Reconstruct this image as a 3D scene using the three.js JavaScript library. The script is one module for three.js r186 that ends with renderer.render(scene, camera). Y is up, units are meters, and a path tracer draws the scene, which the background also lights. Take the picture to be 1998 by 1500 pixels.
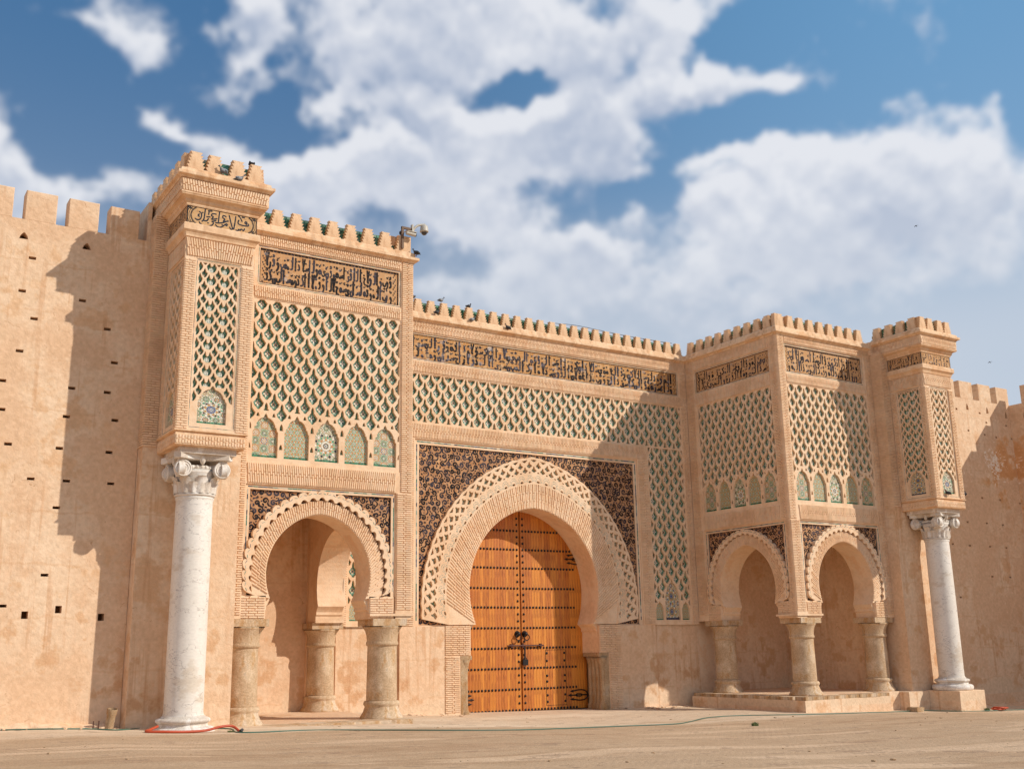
import * as THREE from 'three';
import { mergeGeometries } from 'three/addons/utils/BufferGeometryUtils.js';

// ---------------------------------------------------------------- camera, sky, sun, exposure
const scene = new THREE.Scene();
const camera = new THREE.PerspectiveCamera(39.43, 1024 / 768, 0.1, 3000);
camera.position.set(-25.76, 2.7, 38.32);
{
  const yaw = 32.808 * Math.PI / 180, pitch = 13.61 * Math.PI / 180, roll = -1.021 * Math.PI / 180;
  const right = new THREE.Vector3(Math.cos(yaw), 0, Math.sin(yaw)), ahead = new THREE.Vector3(Math.sin(yaw), 0, -Math.cos(yaw)), up = new THREE.Vector3(0, 1, 0);
  const look = ahead.clone().multiplyScalar(Math.cos(pitch)).addScaledVector(up, Math.sin(pitch));
  const top = up.clone().multiplyScalar(Math.cos(pitch)).addScaledVector(ahead, -Math.sin(pitch));
  const X = right.clone().multiplyScalar(Math.cos(roll)).addScaledVector(top, Math.sin(roll));
  const Y = right.clone().multiplyScalar(-Math.sin(roll)).addScaledVector(top, Math.cos(roll));
  camera.quaternion.setFromRotationMatrix(new THREE.Matrix4().makeBasis(X, Y, look.clone().negate()));
}
const renderer = new THREE.WebGLRenderer({ antialias: true });
renderer.toneMapping = THREE.LinearToneMapping;
renderer.toneMappingExposure = 1.09;
renderer.shadowMap.enabled = true;
const SUN_DIR = new THREE.Vector3(1.0, 0.985, 1.0).normalize();
const sun = new THREE.DirectionalLight(new THREE.Color(1.0, 0.945, 0.85), 3.5);
sun.position.copy(SUN_DIR).multiplyScalar(120);
sun.castShadow = true;
sun.shadow.mapSize.set(4096, 4096);
Object.assign(sun.shadow.camera, { left: -50, right: 50, top: 50, bottom: -50, near: 1, far: 300 });
sun.shadow.radius = 1;
scene.add(sun, sun.target);

// ---------------------------------------------------------------- random numbers and noise
function rng(seed) { let a = seed | 0; return () => { a = (a + 0x6d2b79f5) | 0; let t = Math.imul(a ^ (a >>> 15), 1 | a); t = (t + Math.imul(t ^ (t >>> 7), 61 | t)) ^ t; return ((t ^ (t >>> 14)) >>> 0) / 4294967296; }; }
const clamp = (v, a = 0, b = 1) => Math.min(b, Math.max(a, v));
const smooth = (a, b, v) => { const t = clamp((v - a) / (b - a)); return t * t * (3 - 2 * t); };
const mix = (a, b, t) => a + (b - a) * t;
const mix3 = (a, b, t) => [mix(a[0], b[0], t), mix(a[1], b[1], t), mix(a[2], b[2], t)];
// tileable fractal noise over a w x h grid, values about 0..1
function fbm(w, h, cx, cy, octaves, seed, gain = 0.5) {
  const out = new Float32Array(w * h); let amp = 1, sum = 0;
  for (let o = 0; o < octaves; o++) {
    const gx = cx << o, gy = cy << o, r = rng(seed + o * 101), g = new Float32Array(gx * gy);
    for (let i = 0; i < g.length; i++) g[i] = r();
    for (let y = 0; y < h; y++) {
      const fy = (y / h) * gy, y0 = Math.floor(fy), ty = fy - y0, sy = ty * ty * (3 - 2 * ty), ra = (y0 % gy) * gx, rb = ((y0 + 1) % gy) * gx;
      for (let x = 0; x < w; x++) {
        const fx = (x / w) * gx, x0 = Math.floor(fx), tx = fx - x0, sx = tx * tx * (3 - 2 * tx), xa = x0 % gx, xb = (x0 + 1) % gx;
        const a = g[ra + xa] + (g[ra + xb] - g[ra + xa]) * sx, b = g[rb + xa] + (g[rb + xb] - g[rb + xa]) * sx;
        out[y * w + x] += amp * (a + (b - a) * sy);
      }
    }
    sum += amp; amp *= gain;
  }
  for (let i = 0; i < out.length; i++) out[i] = clamp((out[i] / sum - 0.5) * 1.5 + 0.5);
  return out;
}
function dataTex(w, h, fn, srgb = true) {
  const d = new Uint8Array(w * h * 4);
  for (let y = 0, i = 0; y < h; y++) for (let x = 0; x < w; x++, i++) { const c = fn(x, y, i); d[i * 4] = clamp(c[0], 0, 255); d[i * 4 + 1] = clamp(c[1], 0, 255); d[i * 4 + 2] = clamp(c[2], 0, 255); d[i * 4 + 3] = 255; }
  const t = new THREE.DataTexture(d, w, h); t.wrapS = t.wrapT = THREE.RepeatWrapping; t.magFilter = THREE.LinearFilter; t.minFilter = THREE.LinearMipmapLinearFilter; t.generateMipmaps = true;
  if (srgb) t.colorSpace = THREE.SRGBColorSpace; t.needsUpdate = true; return t;
}
function canvasTex(w, h, draw, srgb = true, repeat = true) {
  const c = document.createElement('canvas'); c.width = w; c.height = h; draw(c.getContext('2d'), w, h);
  const t = new THREE.CanvasTexture(c); if (repeat) t.wrapS = t.wrapT = THREE.RepeatWrapping; t.magFilter = THREE.LinearFilter; if (srgb) t.colorSpace = THREE.SRGBColorSpace; return t;
}

// ---------------------------------------------------------------- sky: air and broken cloud, computed by direction
const SKY_GAIN = 1.0;
const D2R = Math.PI / 180;
{
  const W = 2048, H = 1024, data = new Float32Array(W * H * 4);
  const n1 = fbm(W, H, 44, 26, 6, 11, 0.6), n2 = fbm(W, H, 10, 8, 5, 12, 0.5), wx = fbm(W, H, 56, 34, 5, 13, 0.6), wy = fbm(W, H, 56, 34, 5, 14, 0.6), n3 = fbm(W, H, 120, 72, 4, 15, 0.65), n4 = fbm(W, H, 340, 200, 3, 16, 0.7), n5 = fbm(W, H, 70, 44, 5, 17, 0.6);
  // cloud masses: azimuth, elevation (degrees), half widths (degrees), strength; negative ones are gaps
  const M = [[11.22,31.28,2.72,1.47,0.9],[12.36,30.62,1.29,1.11,0.6],[8.56,31.29,1.97,0.36,0.35],[5.38,25.4,0.93,1.2,0.55],[5.8,23.67,1.59,1.7,0.95],[7.1,22.79,1.87,1.23,0.9],[8.61,22.52,1.62,1,0.6],[10.63,22.54,2.46,0.88,0.55],[12.19,22.3,1.65,0.64,0.4],[4.22,22.92,2.09,2.64,1],[18.24,30.99,2.07,1.78,0.85],[17.03,31.95,1.63,1.13,0.6],[18.74,29.57,1.91,0.9,0.65],[16.05,29.29,0.87,0.51,0.25],[14.78,27.54,1.03,0.91,0.95],[15.78,26.98,1.29,0.64,0.6],[25.6,32,5.17,2.19,1],[30.16,32.6,6.14,2.59,1],[23.81,31.3,2.57,1.81,0.85],[22.67,29.37,1.79,1.04,0.55],[35.06,32.05,4.59,2.59,1],[36.95,29.73,2.72,2.36,1],[21.74,31.04,1.8,1.54,-0.35],[32.71,29.86,2.58,1,-1.3],[34.37,29.57,1.81,0.79,-0.7],[22.41,28.22,1.04,0.52,0.5],[24.17,28.19,1.49,0.73,0.5],[28.18,28.32,2.1,1.45,0.9],[26.25,27.97,1.79,0.66,0.45],[33.12,27.56,3.89,1.99,0.95],[37.28,26.91,3.57,2.39,1],[31.6,26.41,3.28,1.47,0.85],[39.01,25.91,2.07,1.6,0.85],[30.12,27.32,2.69,1.2,0.8],[18.5,25.52,2.31,1.04,0.8],[21.33,25.86,3.5,1.18,0.85],[24.23,25.37,4.4,1.33,0.85],[20.24,24.5,4.33,1.45,0.8],[24.26,23.67,5.83,1.73,0.85],[28.63,24.7,4.42,2.01,0.85],[30.09,22.99,4.4,2.16,0.9],[24.79,26.74,0.74,0.66,0.4],[27.15,26.29,1.78,0.43,-0.6],[21,27.12,1.76,0.91,-0.5],[40.63,23.44,2.04,0.67,-0.6],[38.63,24.22,0.88,0.43,-0.35],[42.51,30.11,1.8,1.55,0.85],[43.31,28.91,2.38,1.09,0.9],[45.89,28.39,2.94,1.09,0.95],[48.61,28.43,1.31,1.07,0.85],[40.67,29.26,2.4,1.57,0.5],[44.61,32.4,1.51,1.02,0.6],[42.62,31.7,1.51,0.77,0.5],[41.02,32.45,2.43,1.16,0.65],[39.71,30.7,1.21,1.17,-0.6],[46.69,30.9,3.26,1.4,-0.5],[39.58,22.72,1.31,0.94,0.8],[37.91,20.93,1.88,1.22,0.95],[36.15,20.2,2.6,1.63,0.9],[43.68,21.76,1.38,1.39,0.95],[44.41,20.11,1.56,1.47,0.9],[41.63,20.72,1.72,1.34,0.5],[33.55,20.68,2.9,1.9,0.9],[28.91,22.19,1.46,1.08,0.8],[35.33,21.97,1.17,0.54,-0.3],[44.7,24.09,1.73,0.58,0.7],[46.95,24.06,1.86,0.73,0.75],[50.28,24.17,1.7,0.83,0.85],[48.55,23.23,2.84,1.3,0.8],[51.57,23.48,2.8,1.41,0.9],[54.86,24.61,2.62,1.13,0.95],[56.03,23.53,1.91,1.25,0.9],[59.04,23.59,1.33,1.1,0.95],[52.73,21.92,5.52,1.92,0.9],[57.79,21.61,4,1.86,0.9],[48.64,21.15,7.02,1.96,0.75],[47.13,26.1,3.47,1.17,-0.5],[57.36,27.92,3.04,2.93,0.22],[58.07,28.96,0.77,2.9,0.22],[55.61,26.45,0.97,0.4,0.45],[57.34,25.87,1.64,0.64,0.45],[59.04,25.41,1.62,0.63,0.4],[41.5,18.45,14.22,1.89,0.5],[53.64,18.33,9.45,2.31,0.6],[32.91,17.71,11.46,1.64,0.45],[60.3,24.78,0.8,0.72,0.7]];
  const cover = new Float32Array(W * H);
  for (let i = 0; i < W * H; i++) cover[i] = 0;
  for (let y = 0; y < H; y++) {
    const el0 = (y + 0.5) / H * 180 - 90; if (el0 < -2) continue;
    for (let x = 0; x < W; x++) {
      const i = y * W + x, u = (x + 0.5) / W, az0 = (((u - 0.5) * 360 + 90 + 540) % 360) - 180;
      const az = az0 + (wx[i] - 0.5) * 4.6, el = el0 + (wy[i] - 0.5) * 3.6;
      let s = 0;
      for (const m of M) { const dx = (az - m[0]) / m[2], dy = (el - m[1]) / m[3], q = dx * dx + dy * dy; if (q < 4) s += m[4] * Math.exp(-q * 1.1); }
      // away from the masses listed above the sky goes on as broken cloud of the same kind
      const d = Math.max(Math.abs(az0 - 33) - 34, el0 - 36, 0), far = smooth(0, 14, d);
      const wild = smooth(0.42, 0.62, n2[i]) * 0.95;
      cover[i] = mix(clamp(s, -0.6, 1.35), wild, far);
    }
  }
  for (let y = 0; y < H; y++) {
    const el = (y + 0.5) / H * 180 - 90;
    for (let x = 0; x < W; x++) {
      const i = y * W + x, e = Math.max(el, 0), k = i * 4;
      const u = (x + 0.5) / W, az = (((u - 0.5) * 360 + 90 + 540) % 360) - 180;
      // blue air, paler toward the horizon and toward the sun's side
      const hz = Math.pow(1 - clamp((e - 6) / 30), 2.1), pale = smooth(20, 62, az) * smooth(150, 90, Math.abs(az));
      let c = mix3(mix3([0.058, 0.158, 0.325], [0.13, 0.3, 0.52], pale * 1.0), [0.5, 0.57, 0.66], clamp(hz * 0.85));
      const field = (q) => cover[q] + (n1[q] - 0.5) * 0.85 + (0.55 - Math.abs(n3[q] - 0.5) * 3.2) * 0.16 + (n4[q] - 0.5) * 0.34;
      const f0 = field(i), above = field(y + 5 < H ? i + 5 * W : i), aside = field(i + (x + 4 < W ? 4 : 0));
      const dens = smooth(0.08, 0.95, f0), thick = smooth(0.8, 1.5, f0);
      const lit = clamp(0.6 + (f0 - above) * 0.8 + (f0 - aside) * 0.35 - 0.2 * thick + (n5[i] - 0.5) * 1.0);
      const cloud = mix3([0.44, 0.495, 0.61], [0.74, 0.755, 0.8], lit);
      c = mix3(c, cloud, dens * 0.95);
      const veil = smooth(24, 14, e) * 0.9; c = mix3(c, [0.575, 0.62, 0.69], veil * (0.75 + 0.5 * (n2[i] - 0.5)));
      if (el < 0) c = mix3(c, [0.42, 0.35, 0.27], smooth(0, -6, el));
      data[k] = c[0] * SKY_GAIN; data[k + 1] = c[1] * SKY_GAIN; data[k + 2] = c[2] * SKY_GAIN; data[k + 3] = 1;
    }
  }
  const t = new THREE.DataTexture(data, W, H, THREE.RGBAFormat, THREE.FloatType); t.mapping = THREE.EquirectangularReflectionMapping; t.magFilter = THREE.LinearFilter; t.wrapS = THREE.RepeatWrapping; t.needsUpdate = true;
  scene.background = t; scene.environment = t;
}

// ---------------------------------------------------------------- surfaces
const P0 = [221, 183, 147], P1 = [231, 201, 169], P2 = [212, 165, 121], DAMP = [186, 134, 94], DUST = [222, 194, 162];
// plain earthen plaster: u runs 8.5 m along a wall, v the 17 m of its height, so damp stands where it stands on the real walls
function wallTexture(seed, opts = {}) {
  const w = 1024, h = 2048, big = fbm(w, h, 5, 9, 4, seed), mid = fbm(w, h, 14, 28, 5, seed + 1, 0.6), fine = fbm(w, h, 96, 192, 3, seed + 2), run = fbm(w, h, 60, 5, 4, seed + 3, 0.6), r = rng(seed + 4);
  return dataTex(w, h, (x, y, i) => {
    const Y = (y / h) * 17;
    let c = mix3(P0, P1, smooth(0.35, 0.68, big[i] * 0.55 + mid[i] * 0.45));
    c = mix3(c, P2, 0.62 * smooth(0.54, 0.78, mid[i] * 0.7 + big[i] * 0.3));
    c = mix3(c, [192, 140, 98], 0.35 * smooth(0.6, 0.85, run[i]) * smooth(0.4, 0.7, big[i]));
    const edge = (mid[i] - 0.5) * 2.6 + (big[i] - 0.5) * 3.2, damp = smooth(0.4, 0.9, mid[i] * 0.35 + run[i] * 0.2 + big[i] * 0.45) * smooth(0.4, 1.2, Y + edge * 0.3) * smooth(5.0, 3.2, Y + edge);
    c = mix3(c, DAMP, (opts.damp ?? 0.5) * damp * (0.55 + 0.45 * smooth(0.35, 0.6, fine[i])));
    c = mix3(c, [176, 122, 78], 0.2 * smooth(0.6, 0.75, mid[i]) * smooth(0.3, 0.5, fine[i]) * smooth(7, 2, Y));
    c = mix3(c, DUST, 0.75 * smooth(0.9, 0.2, Y + edge * 0.5));
    const crack = Math.abs(big[i] - 0.46) + Math.abs(mid[i] - 0.5) * 0.35; c = mix3(c, [168, 122, 86], 0.5 * smooth(0.012, 0.003, crack)); const lift = Math.abs(((Y + (mid[i] - 0.5) * 0.22) % 1.45) - 0.7); c = mix3(c, [206, 160, 118], 0.3 * smooth(0.05, 0.01, lift) * smooth(0.45, 0.6, big[i]));
    if (opts.extra) c = opts.extra(c, x / w, Y, mid[i], fine[i], big[i], run[i]);
    const g = (fine[i] - 0.5) * 16 + (r() - 0.5) * 9;
    return [c[0] + g, c[1] + g, c[2] + g];
  });
}
const fineBump = (() => { const w = 512, f = fbm(w, w, 24, 24, 5, 77, 0.62), g = fbm(w, w, 6, 6, 3, 78); return dataTex(w, w, (x, y, i) => { const v = 255 * (f[i] * 0.7 + g[i] * 0.3); return [v, v, v]; }, false); })();
const bumpTex = (rx, ry) => { const t = fineBump.clone(); t.repeat.set(rx, ry); t.needsUpdate = true; return t; };
function rep(t, sx, sy, ox = 0, oy = 0) { t.repeat.set(1 / sx, 1 / sy); t.offset.set(ox, oy); return t; }
const std = (o) => new THREE.MeshStandardMaterial({ roughness: 0.92, metalness: 0, ...o });
const M = {};
M.wall = std({ map: rep(wallTexture(31), 8.5, 17), bumpMap: bumpTex(1 / 1.6, 1 / 1.6), bumpScale: 0.012 });
M.wallLeft = std({ map: rep(wallTexture(41, { damp: 0.3 }), 8.5, 17), bumpMap: bumpTex(1 / 2.6, 1 / 2.6), bumpScale: 0.014 });
M.wallRight = std({
  map: rep(wallTexture(51, {
    damp: 0.3, extra(c, u, Y, mid, fine, big, run) {
      // rusty damp patches with white salts under the wall walk
      const X = 17 + u * 10, a = Math.exp(-(((X - 20.3) / 1.6) ** 2 + ((Y - 12.2) / 1.6) ** 2)), b = Math.exp(-(((X - 25.6) / 1.5) ** 2 + ((Y - 11.6) / 2.0) ** 2));
      c = mix3(c, [214, 152, 96], 0.75 * smooth(0.42, 0.72, (a + b) * 0.7 + (mid - 0.5) * 0.9));
      const s = Math.exp(-(((X - 20.7) / 1.5) ** 2 + ((Y - 11.0) / 0.7) ** 2)) + Math.exp(-(((X - 24.9) / 0.9) ** 2 + ((Y - 11.3) / 1.1) ** 2));
      return mix3(c, [240, 228, 214], 0.9 * smooth(0.42, 0.72, s * 0.62 + (fine - 0.5) * 0.7 + (run - 0.5) * 0.5));
    }
  }), 10, 17, -1.7), bumpMap: bumpTex(1 / 2.6, 1 / 2.6), bumpScale: 0.014
});
// carved plaster of frames, mouldings and lattices
M.carved = (() => {
  const w = 1024, a = fbm(w, w, 6, 6, 5, 61, 0.55), b = fbm(w, w, 40, 40, 3, 62), r = rng(63);
  return std({ map: rep(dataTex(w, w, (x, y, i) => { let c = mix3([227, 190, 153], [236, 205, 172], smooth(0.3, 0.7, a[i])); c = mix3(c, [216, 168, 124], 0.5 * smooth(0.6, 0.85, a[i] * 0.6 + b[i] * 0.4)); const g = (b[i] - 0.5) * 14 + (r() - 0.5) * 8; return [c[0] + g, c[1] + g, c[2] + g]; }), 4, 4), bumpMap: bumpTex(1.1, 1.1), bumpScale: 0.006 });
})();
M.brick = std({ map: M.carved.map, vertexColors: true, bumpMap: bumpTex(2, 2), bumpScale: 0.003 });
M.bricks = [0.97, 1.03, 1.0, 0.94].map((k) => std({ color: new THREE.Color(k, k * 0.99, k * 0.97), map: M.carved.map }));
M.cornice = std({
  map: (() => { const w = 1024, a = fbm(w, 512, 8, 4, 5, 65, 0.55), b = fbm(w, 512, 70, 30, 3, 66), s = fbm(w, 512, 40, 3, 3, 67); return rep(dataTex(w, 512, (x, y, i) => { let c = mix3([226, 187, 148], [236, 203, 167], smooth(0.3, 0.7, a[i])); c = mix3(c, [216, 162, 114], 0.6 * smooth(0.58, 0.8, a[i])); c = mix3(c, [176, 132, 96], 0.3 * smooth(0.62, 0.9, s[i])); const g = (b[i] - 0.5) * 16; return [c[0] + g, c[1] + g, c[2] + g]; }), 6, 3); })(),
  bumpMap: bumpTex(1, 1), bumpScale: 0.006
});
M.plain = std({ map: rep(wallTexture(35, { damp: 0.12 }), 8.5, 17), bumpMap: bumpTex(1 / 1.6, 1 / 1.6), bumpScale: 0.008 });
M.marble = (() => {
  const w = 512, h = 2048, a = fbm(w, h, 4, 14, 6, 71, 0.6), b = fbm(w, h, 5, 18, 6, 72, 0.6), c2 = fbm(w, h, 3, 5, 3, 73), f = fbm(w, h, 60, 200, 2, 74);
  return new THREE.MeshPhysicalMaterial({ roughness: 0.5, map: rep(dataTex(w, h, (x, y, i) => {
    let c = mix3([224, 215, 202], [234, 227, 217], c2[i]);
    const v1 = Math.abs(a[i] - 0.5), v2 = Math.abs(b[i] - 0.47);
    c = mix3(c, [150, 142, 138], 0.6 * smooth(0.014, 0.002, v1) * smooth(0.4, 0.62, c2[i])); c = mix3(c, [160, 148, 138], 0.6 * smooth(0.02, 0.003, v2) * smooth(0.62, 0.4, c2[i]));
    c = mix3(c, [196, 176, 152], 0.5 * smooth(0.58, 0.85, a[i])); const g = (f[i] - 0.5) * 10; return [c[0] + g, c[1] + g, c[2] + g];
  }), 3.3, 6.5) });
})();
M.marbleCarved = new THREE.MeshStandardMaterial({ roughness: 0.7, map: (() => { const w = 512, a = fbm(w, w, 6, 6, 5, 75), b = fbm(w, w, 50, 50, 2, 76); return rep(dataTex(w, w, (x, y, i) => { let c = mix3([206, 192, 176], [228, 220, 210], smooth(0.3, 0.65, a[i])); const g = (b[i] - 0.5) * 22; return [c[0] + g, c[1] + g, c[2] + g]; }), 1.2, 1.2); })() });
M.stone = (() => {
  const w = 512, h = 1024, a = fbm(w, h, 5, 5, 6, 81, 0.6), b = fbm(w, h, 14, 6, 5, 82, 0.6), f = fbm(w, h, 80, 120, 2, 83);
  return std({ roughness: 0.85, map: rep(dataTex(w, h, (x, y, i) => { let c = mix3([192, 162, 128], [212, 186, 154], smooth(0.3, 0.7, a[i])); c = mix3(c, [184, 140, 92], 0.7 * smooth(0.52, 0.75, b[i])); c = mix3(c, [200, 178, 154], 0.7 * smooth(0.58, 0.7, a[i])); c = mix3(c, [146, 114, 82], 0.5 * smooth(0.68, 0.85, b[i] * 0.5 + a[i] * 0.5)); const g = (f[i] - 0.5) * 26; return [c[0] + g, c[1] + g, c[2] + g]; }), 3.1, 3.6), bumpMap: bumpTex(2, 2), bumpScale: 0.008 });
})();
M.stoneDark = std({ roughness: 0.9, map: M.stone.map, color: new THREE.Color(0.78, 0.74, 0.68), bumpMap: bumpTex(2, 2), bumpScale: 0.008 });
M.woods = [[184, 106, 28], [196, 119, 38], [172, 95, 24], [188, 111, 32], [180, 101, 32]].map((base, k) => {
  const w = 64, h = 1024, g1 = fbm(w, h, 10, 6, 4, 90 + k, 0.6), g2 = fbm(w, h, 3, 12, 4, 95 + k), g3 = fbm(w, h, 26, 10, 3, 99 + k);
  return new THREE.MeshPhysicalMaterial({ roughness: 0.5, clearcoat: 0.12, clearcoatRoughness: 0.5, map: rep(dataTex(w, h, (x, y, i) => { let c = mix3(base, [base[0] + 24, base[1] + 20, base[2] + 10], smooth(0.35, 0.7, g1[i])); c = mix3(c, [base[0] - 34, base[1] - 30, base[2] - 14], 0.5 * smooth(0.55, 0.8, g2[i])); c = mix3(c, [base[0] + 30, base[1] + 34, base[2] + 26], 0.5 * smooth(0.68, 0.85, g3[i])); return c; }), 0.2, 4.3, 0.1 * k, 0.17 * k) });
});
M.iron = std({ color: new THREE.Color(0.025, 0.022, 0.022), roughness: 0.5, metalness: 0.6 });
M.ironRust = std({ color: new THREE.Color(0.09, 0.03, 0.02), roughness: 0.6, metalness: 0.3 });
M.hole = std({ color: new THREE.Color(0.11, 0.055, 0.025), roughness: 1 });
M.greens = [[0.035, 0.16, 0.085], [0.05, 0.22, 0.13], [0.075, 0.27, 0.16], [0.03, 0.11, 0.06], [0.13, 0.25, 0.13], [0.24, 0.27, 0.15]].map((c) => new THREE.MeshPhysicalMaterial({ color: new THREE.Color(...c), roughness: 0.3, clearcoat: 0.5, clearcoatRoughness: 0.25 }));
M.greenTile = new THREE.MeshPhysicalMaterial({ vertexColors: true, roughness: 0.3, clearcoat: 0.5, clearcoatRoughness: 0.25 });
M.inlay = new THREE.MeshStandardMaterial({ vertexColors: true, roughness: 0.35 });

// glazed mosaic seen through a lattice: one repeat holds two flowers, at its corner and its middle
const GREEN = '#28523f', GREEN2 = '#4c7f66', GREEN3 = '#79a08a', CREAM = '#d9cfba', WHITE = '#e6e0d2', AMBER = '#bb7a26', INK = '#1d1a20', BLUE = '#324c88', OLIVE = '#6f7a3e';
function flower(x, cx, cy, s, kind) {
  const sq = (i, j, c, k = 1) => { x.save(); x.translate(cx + i * s, cy + j * s); x.rotate(Math.PI / 4); x.fillStyle = c; x.fillRect(-s * 0.5 * k, -s * 0.5 * k, s * k, s * k); x.restore(); };
  const ring = kind === 'a' ? [WHITE, INK] : kind === 'b' ? [CREAM, AMBER] : [WHITE, AMBER];
  for (const [i, j] of [[0, 1.5], [0, -1.5], [1.5, 0], [-1.5, 0]]) sq(i * 0.95, j * 0.95, ring[0], 1.05);
  for (const [i, j] of [[1, 1], [-1, 1], [1, -1], [-1, -1]]) sq(i * 0.8, j * 0.8, ring[1], 0.8);
  for (const [i, j] of [[0, .75], [0, -.75], [.75, 0], [-.75, 0]]) sq(i, j, kind === 'b' ? INK : ring[0], 0.7);
  sq(0, 0, kind === 'a' ? AMBER : INK, 0.75); sq(0, 0, WHITE, 0.32);
  for (const [i, j] of [[0, 2.5], [0, -2.5]]) sq(i, j, CREAM, 0.55);
  for (const [i, j] of [[0, 3.4], [0, 4.2]]) sq(i, -j, OLIVE, 0.5);
}
const cellTexture = (kinds, seed) => canvasTex(1024, 640, (x, w, h) => {
  const r = rng(seed); x.fillStyle = GREEN2; x.fillRect(0, 0, w, h);
  for (let k = 0; k < 260; k++) { x.fillStyle = [GREEN, GREEN2, GREEN3, '#3a6650'][Math.floor(r() * 4)]; const s = 30 + r() * 40; x.save(); x.translate(r() * w, r() * h); x.rotate(Math.PI / 4 * Math.floor(r() * 2)); x.fillRect(-s / 2, -s / 2, s, s); x.restore(); }
  x.strokeStyle = 'rgba(225,215,190,0.5)'; x.lineWidth = 2;
  for (let k = 0; k < 8; k++) { x.beginPath(); x.moveTo(k * 64, 0); x.lineTo(k * 64, h); x.stroke(); }
  const cells = [[0, 0], [0.5, 0], [1, 0], [0, 1], [0.5, 1], [1, 1], [0.25, 0.5], [0.75, 0.5]];
  cells.forEach(([u, v], k) => flower(x, u * w, v * h + h * 0.03, w * 0.041, kinds[[0, 1, 0, 0, 1, 0, 2, 3][k]]));
});
const cellMaps = [cellTexture(['a', 'b', 'c', 'a'], 5), cellTexture(['c', 'a', 'b', 'c'], 6)];
const glaze = (map, extra = {}) => new THREE.MeshPhysicalMaterial({ map, roughness: 0.4, clearcoat: 0.3, clearcoatRoughness: 0.3, ...extra });

// small cut tiles of the band round the great arch
const confetti = canvasTex(512, 512, (x, w, h) => { const r = rng(15); x.fillStyle = GREEN3; x.fillRect(0, 0, w, h); for (let j = 0; j < 27; j++) for (let i = 0; i < 27; i++) { x.save(); x.translate((i + 0.5) * w / 27, (j + 0.5) * h / 27); if ((i + j) % 3 === 0) x.rotate(Math.PI / 4); x.fillStyle = [WHITE, INK, WHITE, GREEN2, AMBER, CREAM, GREEN3, WHITE, OLIVE][Math.floor(r() * 9)]; x.fillRect(-7.5, -7.5, 15, 15); x.restore(); } });
const confettiGlaze = glaze(confetti);
// star mosaic of the little niches: rosettes of many small cut tiles
function star(x, cx, cy, R, n, inner, cols) {
  const rings = [[0.16, cols[0]], [0.34, cols[1]], [0.55, cols[2]], [0.76, cols[3]], [0.95, cols[4]]];
  rings.slice().reverse().forEach(([f, col], q) => {
    for (let k = 0; k < n; k++) {
      const a = (k + (q % 2) * 0.5) / n * Math.PI * 2, px = cx + Math.cos(a) * R * f, py = cy + Math.sin(a) * R * f, s = R * (0.1 + f * 0.9 / n * 2.2);
      x.save(); x.translate(px, py); x.rotate(a + Math.PI / 4); x.fillStyle = Array.isArray(col) ? col[k % col.length] : col; x.fillRect(-s * 0.42, -s * 0.42, s * 0.84, s * 0.84); x.restore();
    }
  });
  x.fillStyle = inner; x.beginPath(); x.arc(cx, cy, R * 0.14, 0, 7); x.fill(); x.fillStyle = INK; x.beginPath(); x.arc(cx, cy, R * 0.07, 0, 7); x.fill();
}
const G1 = '#4c9472', G2 = '#7fae86', OR = '#c27a2a', BL = '#33508e';
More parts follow.
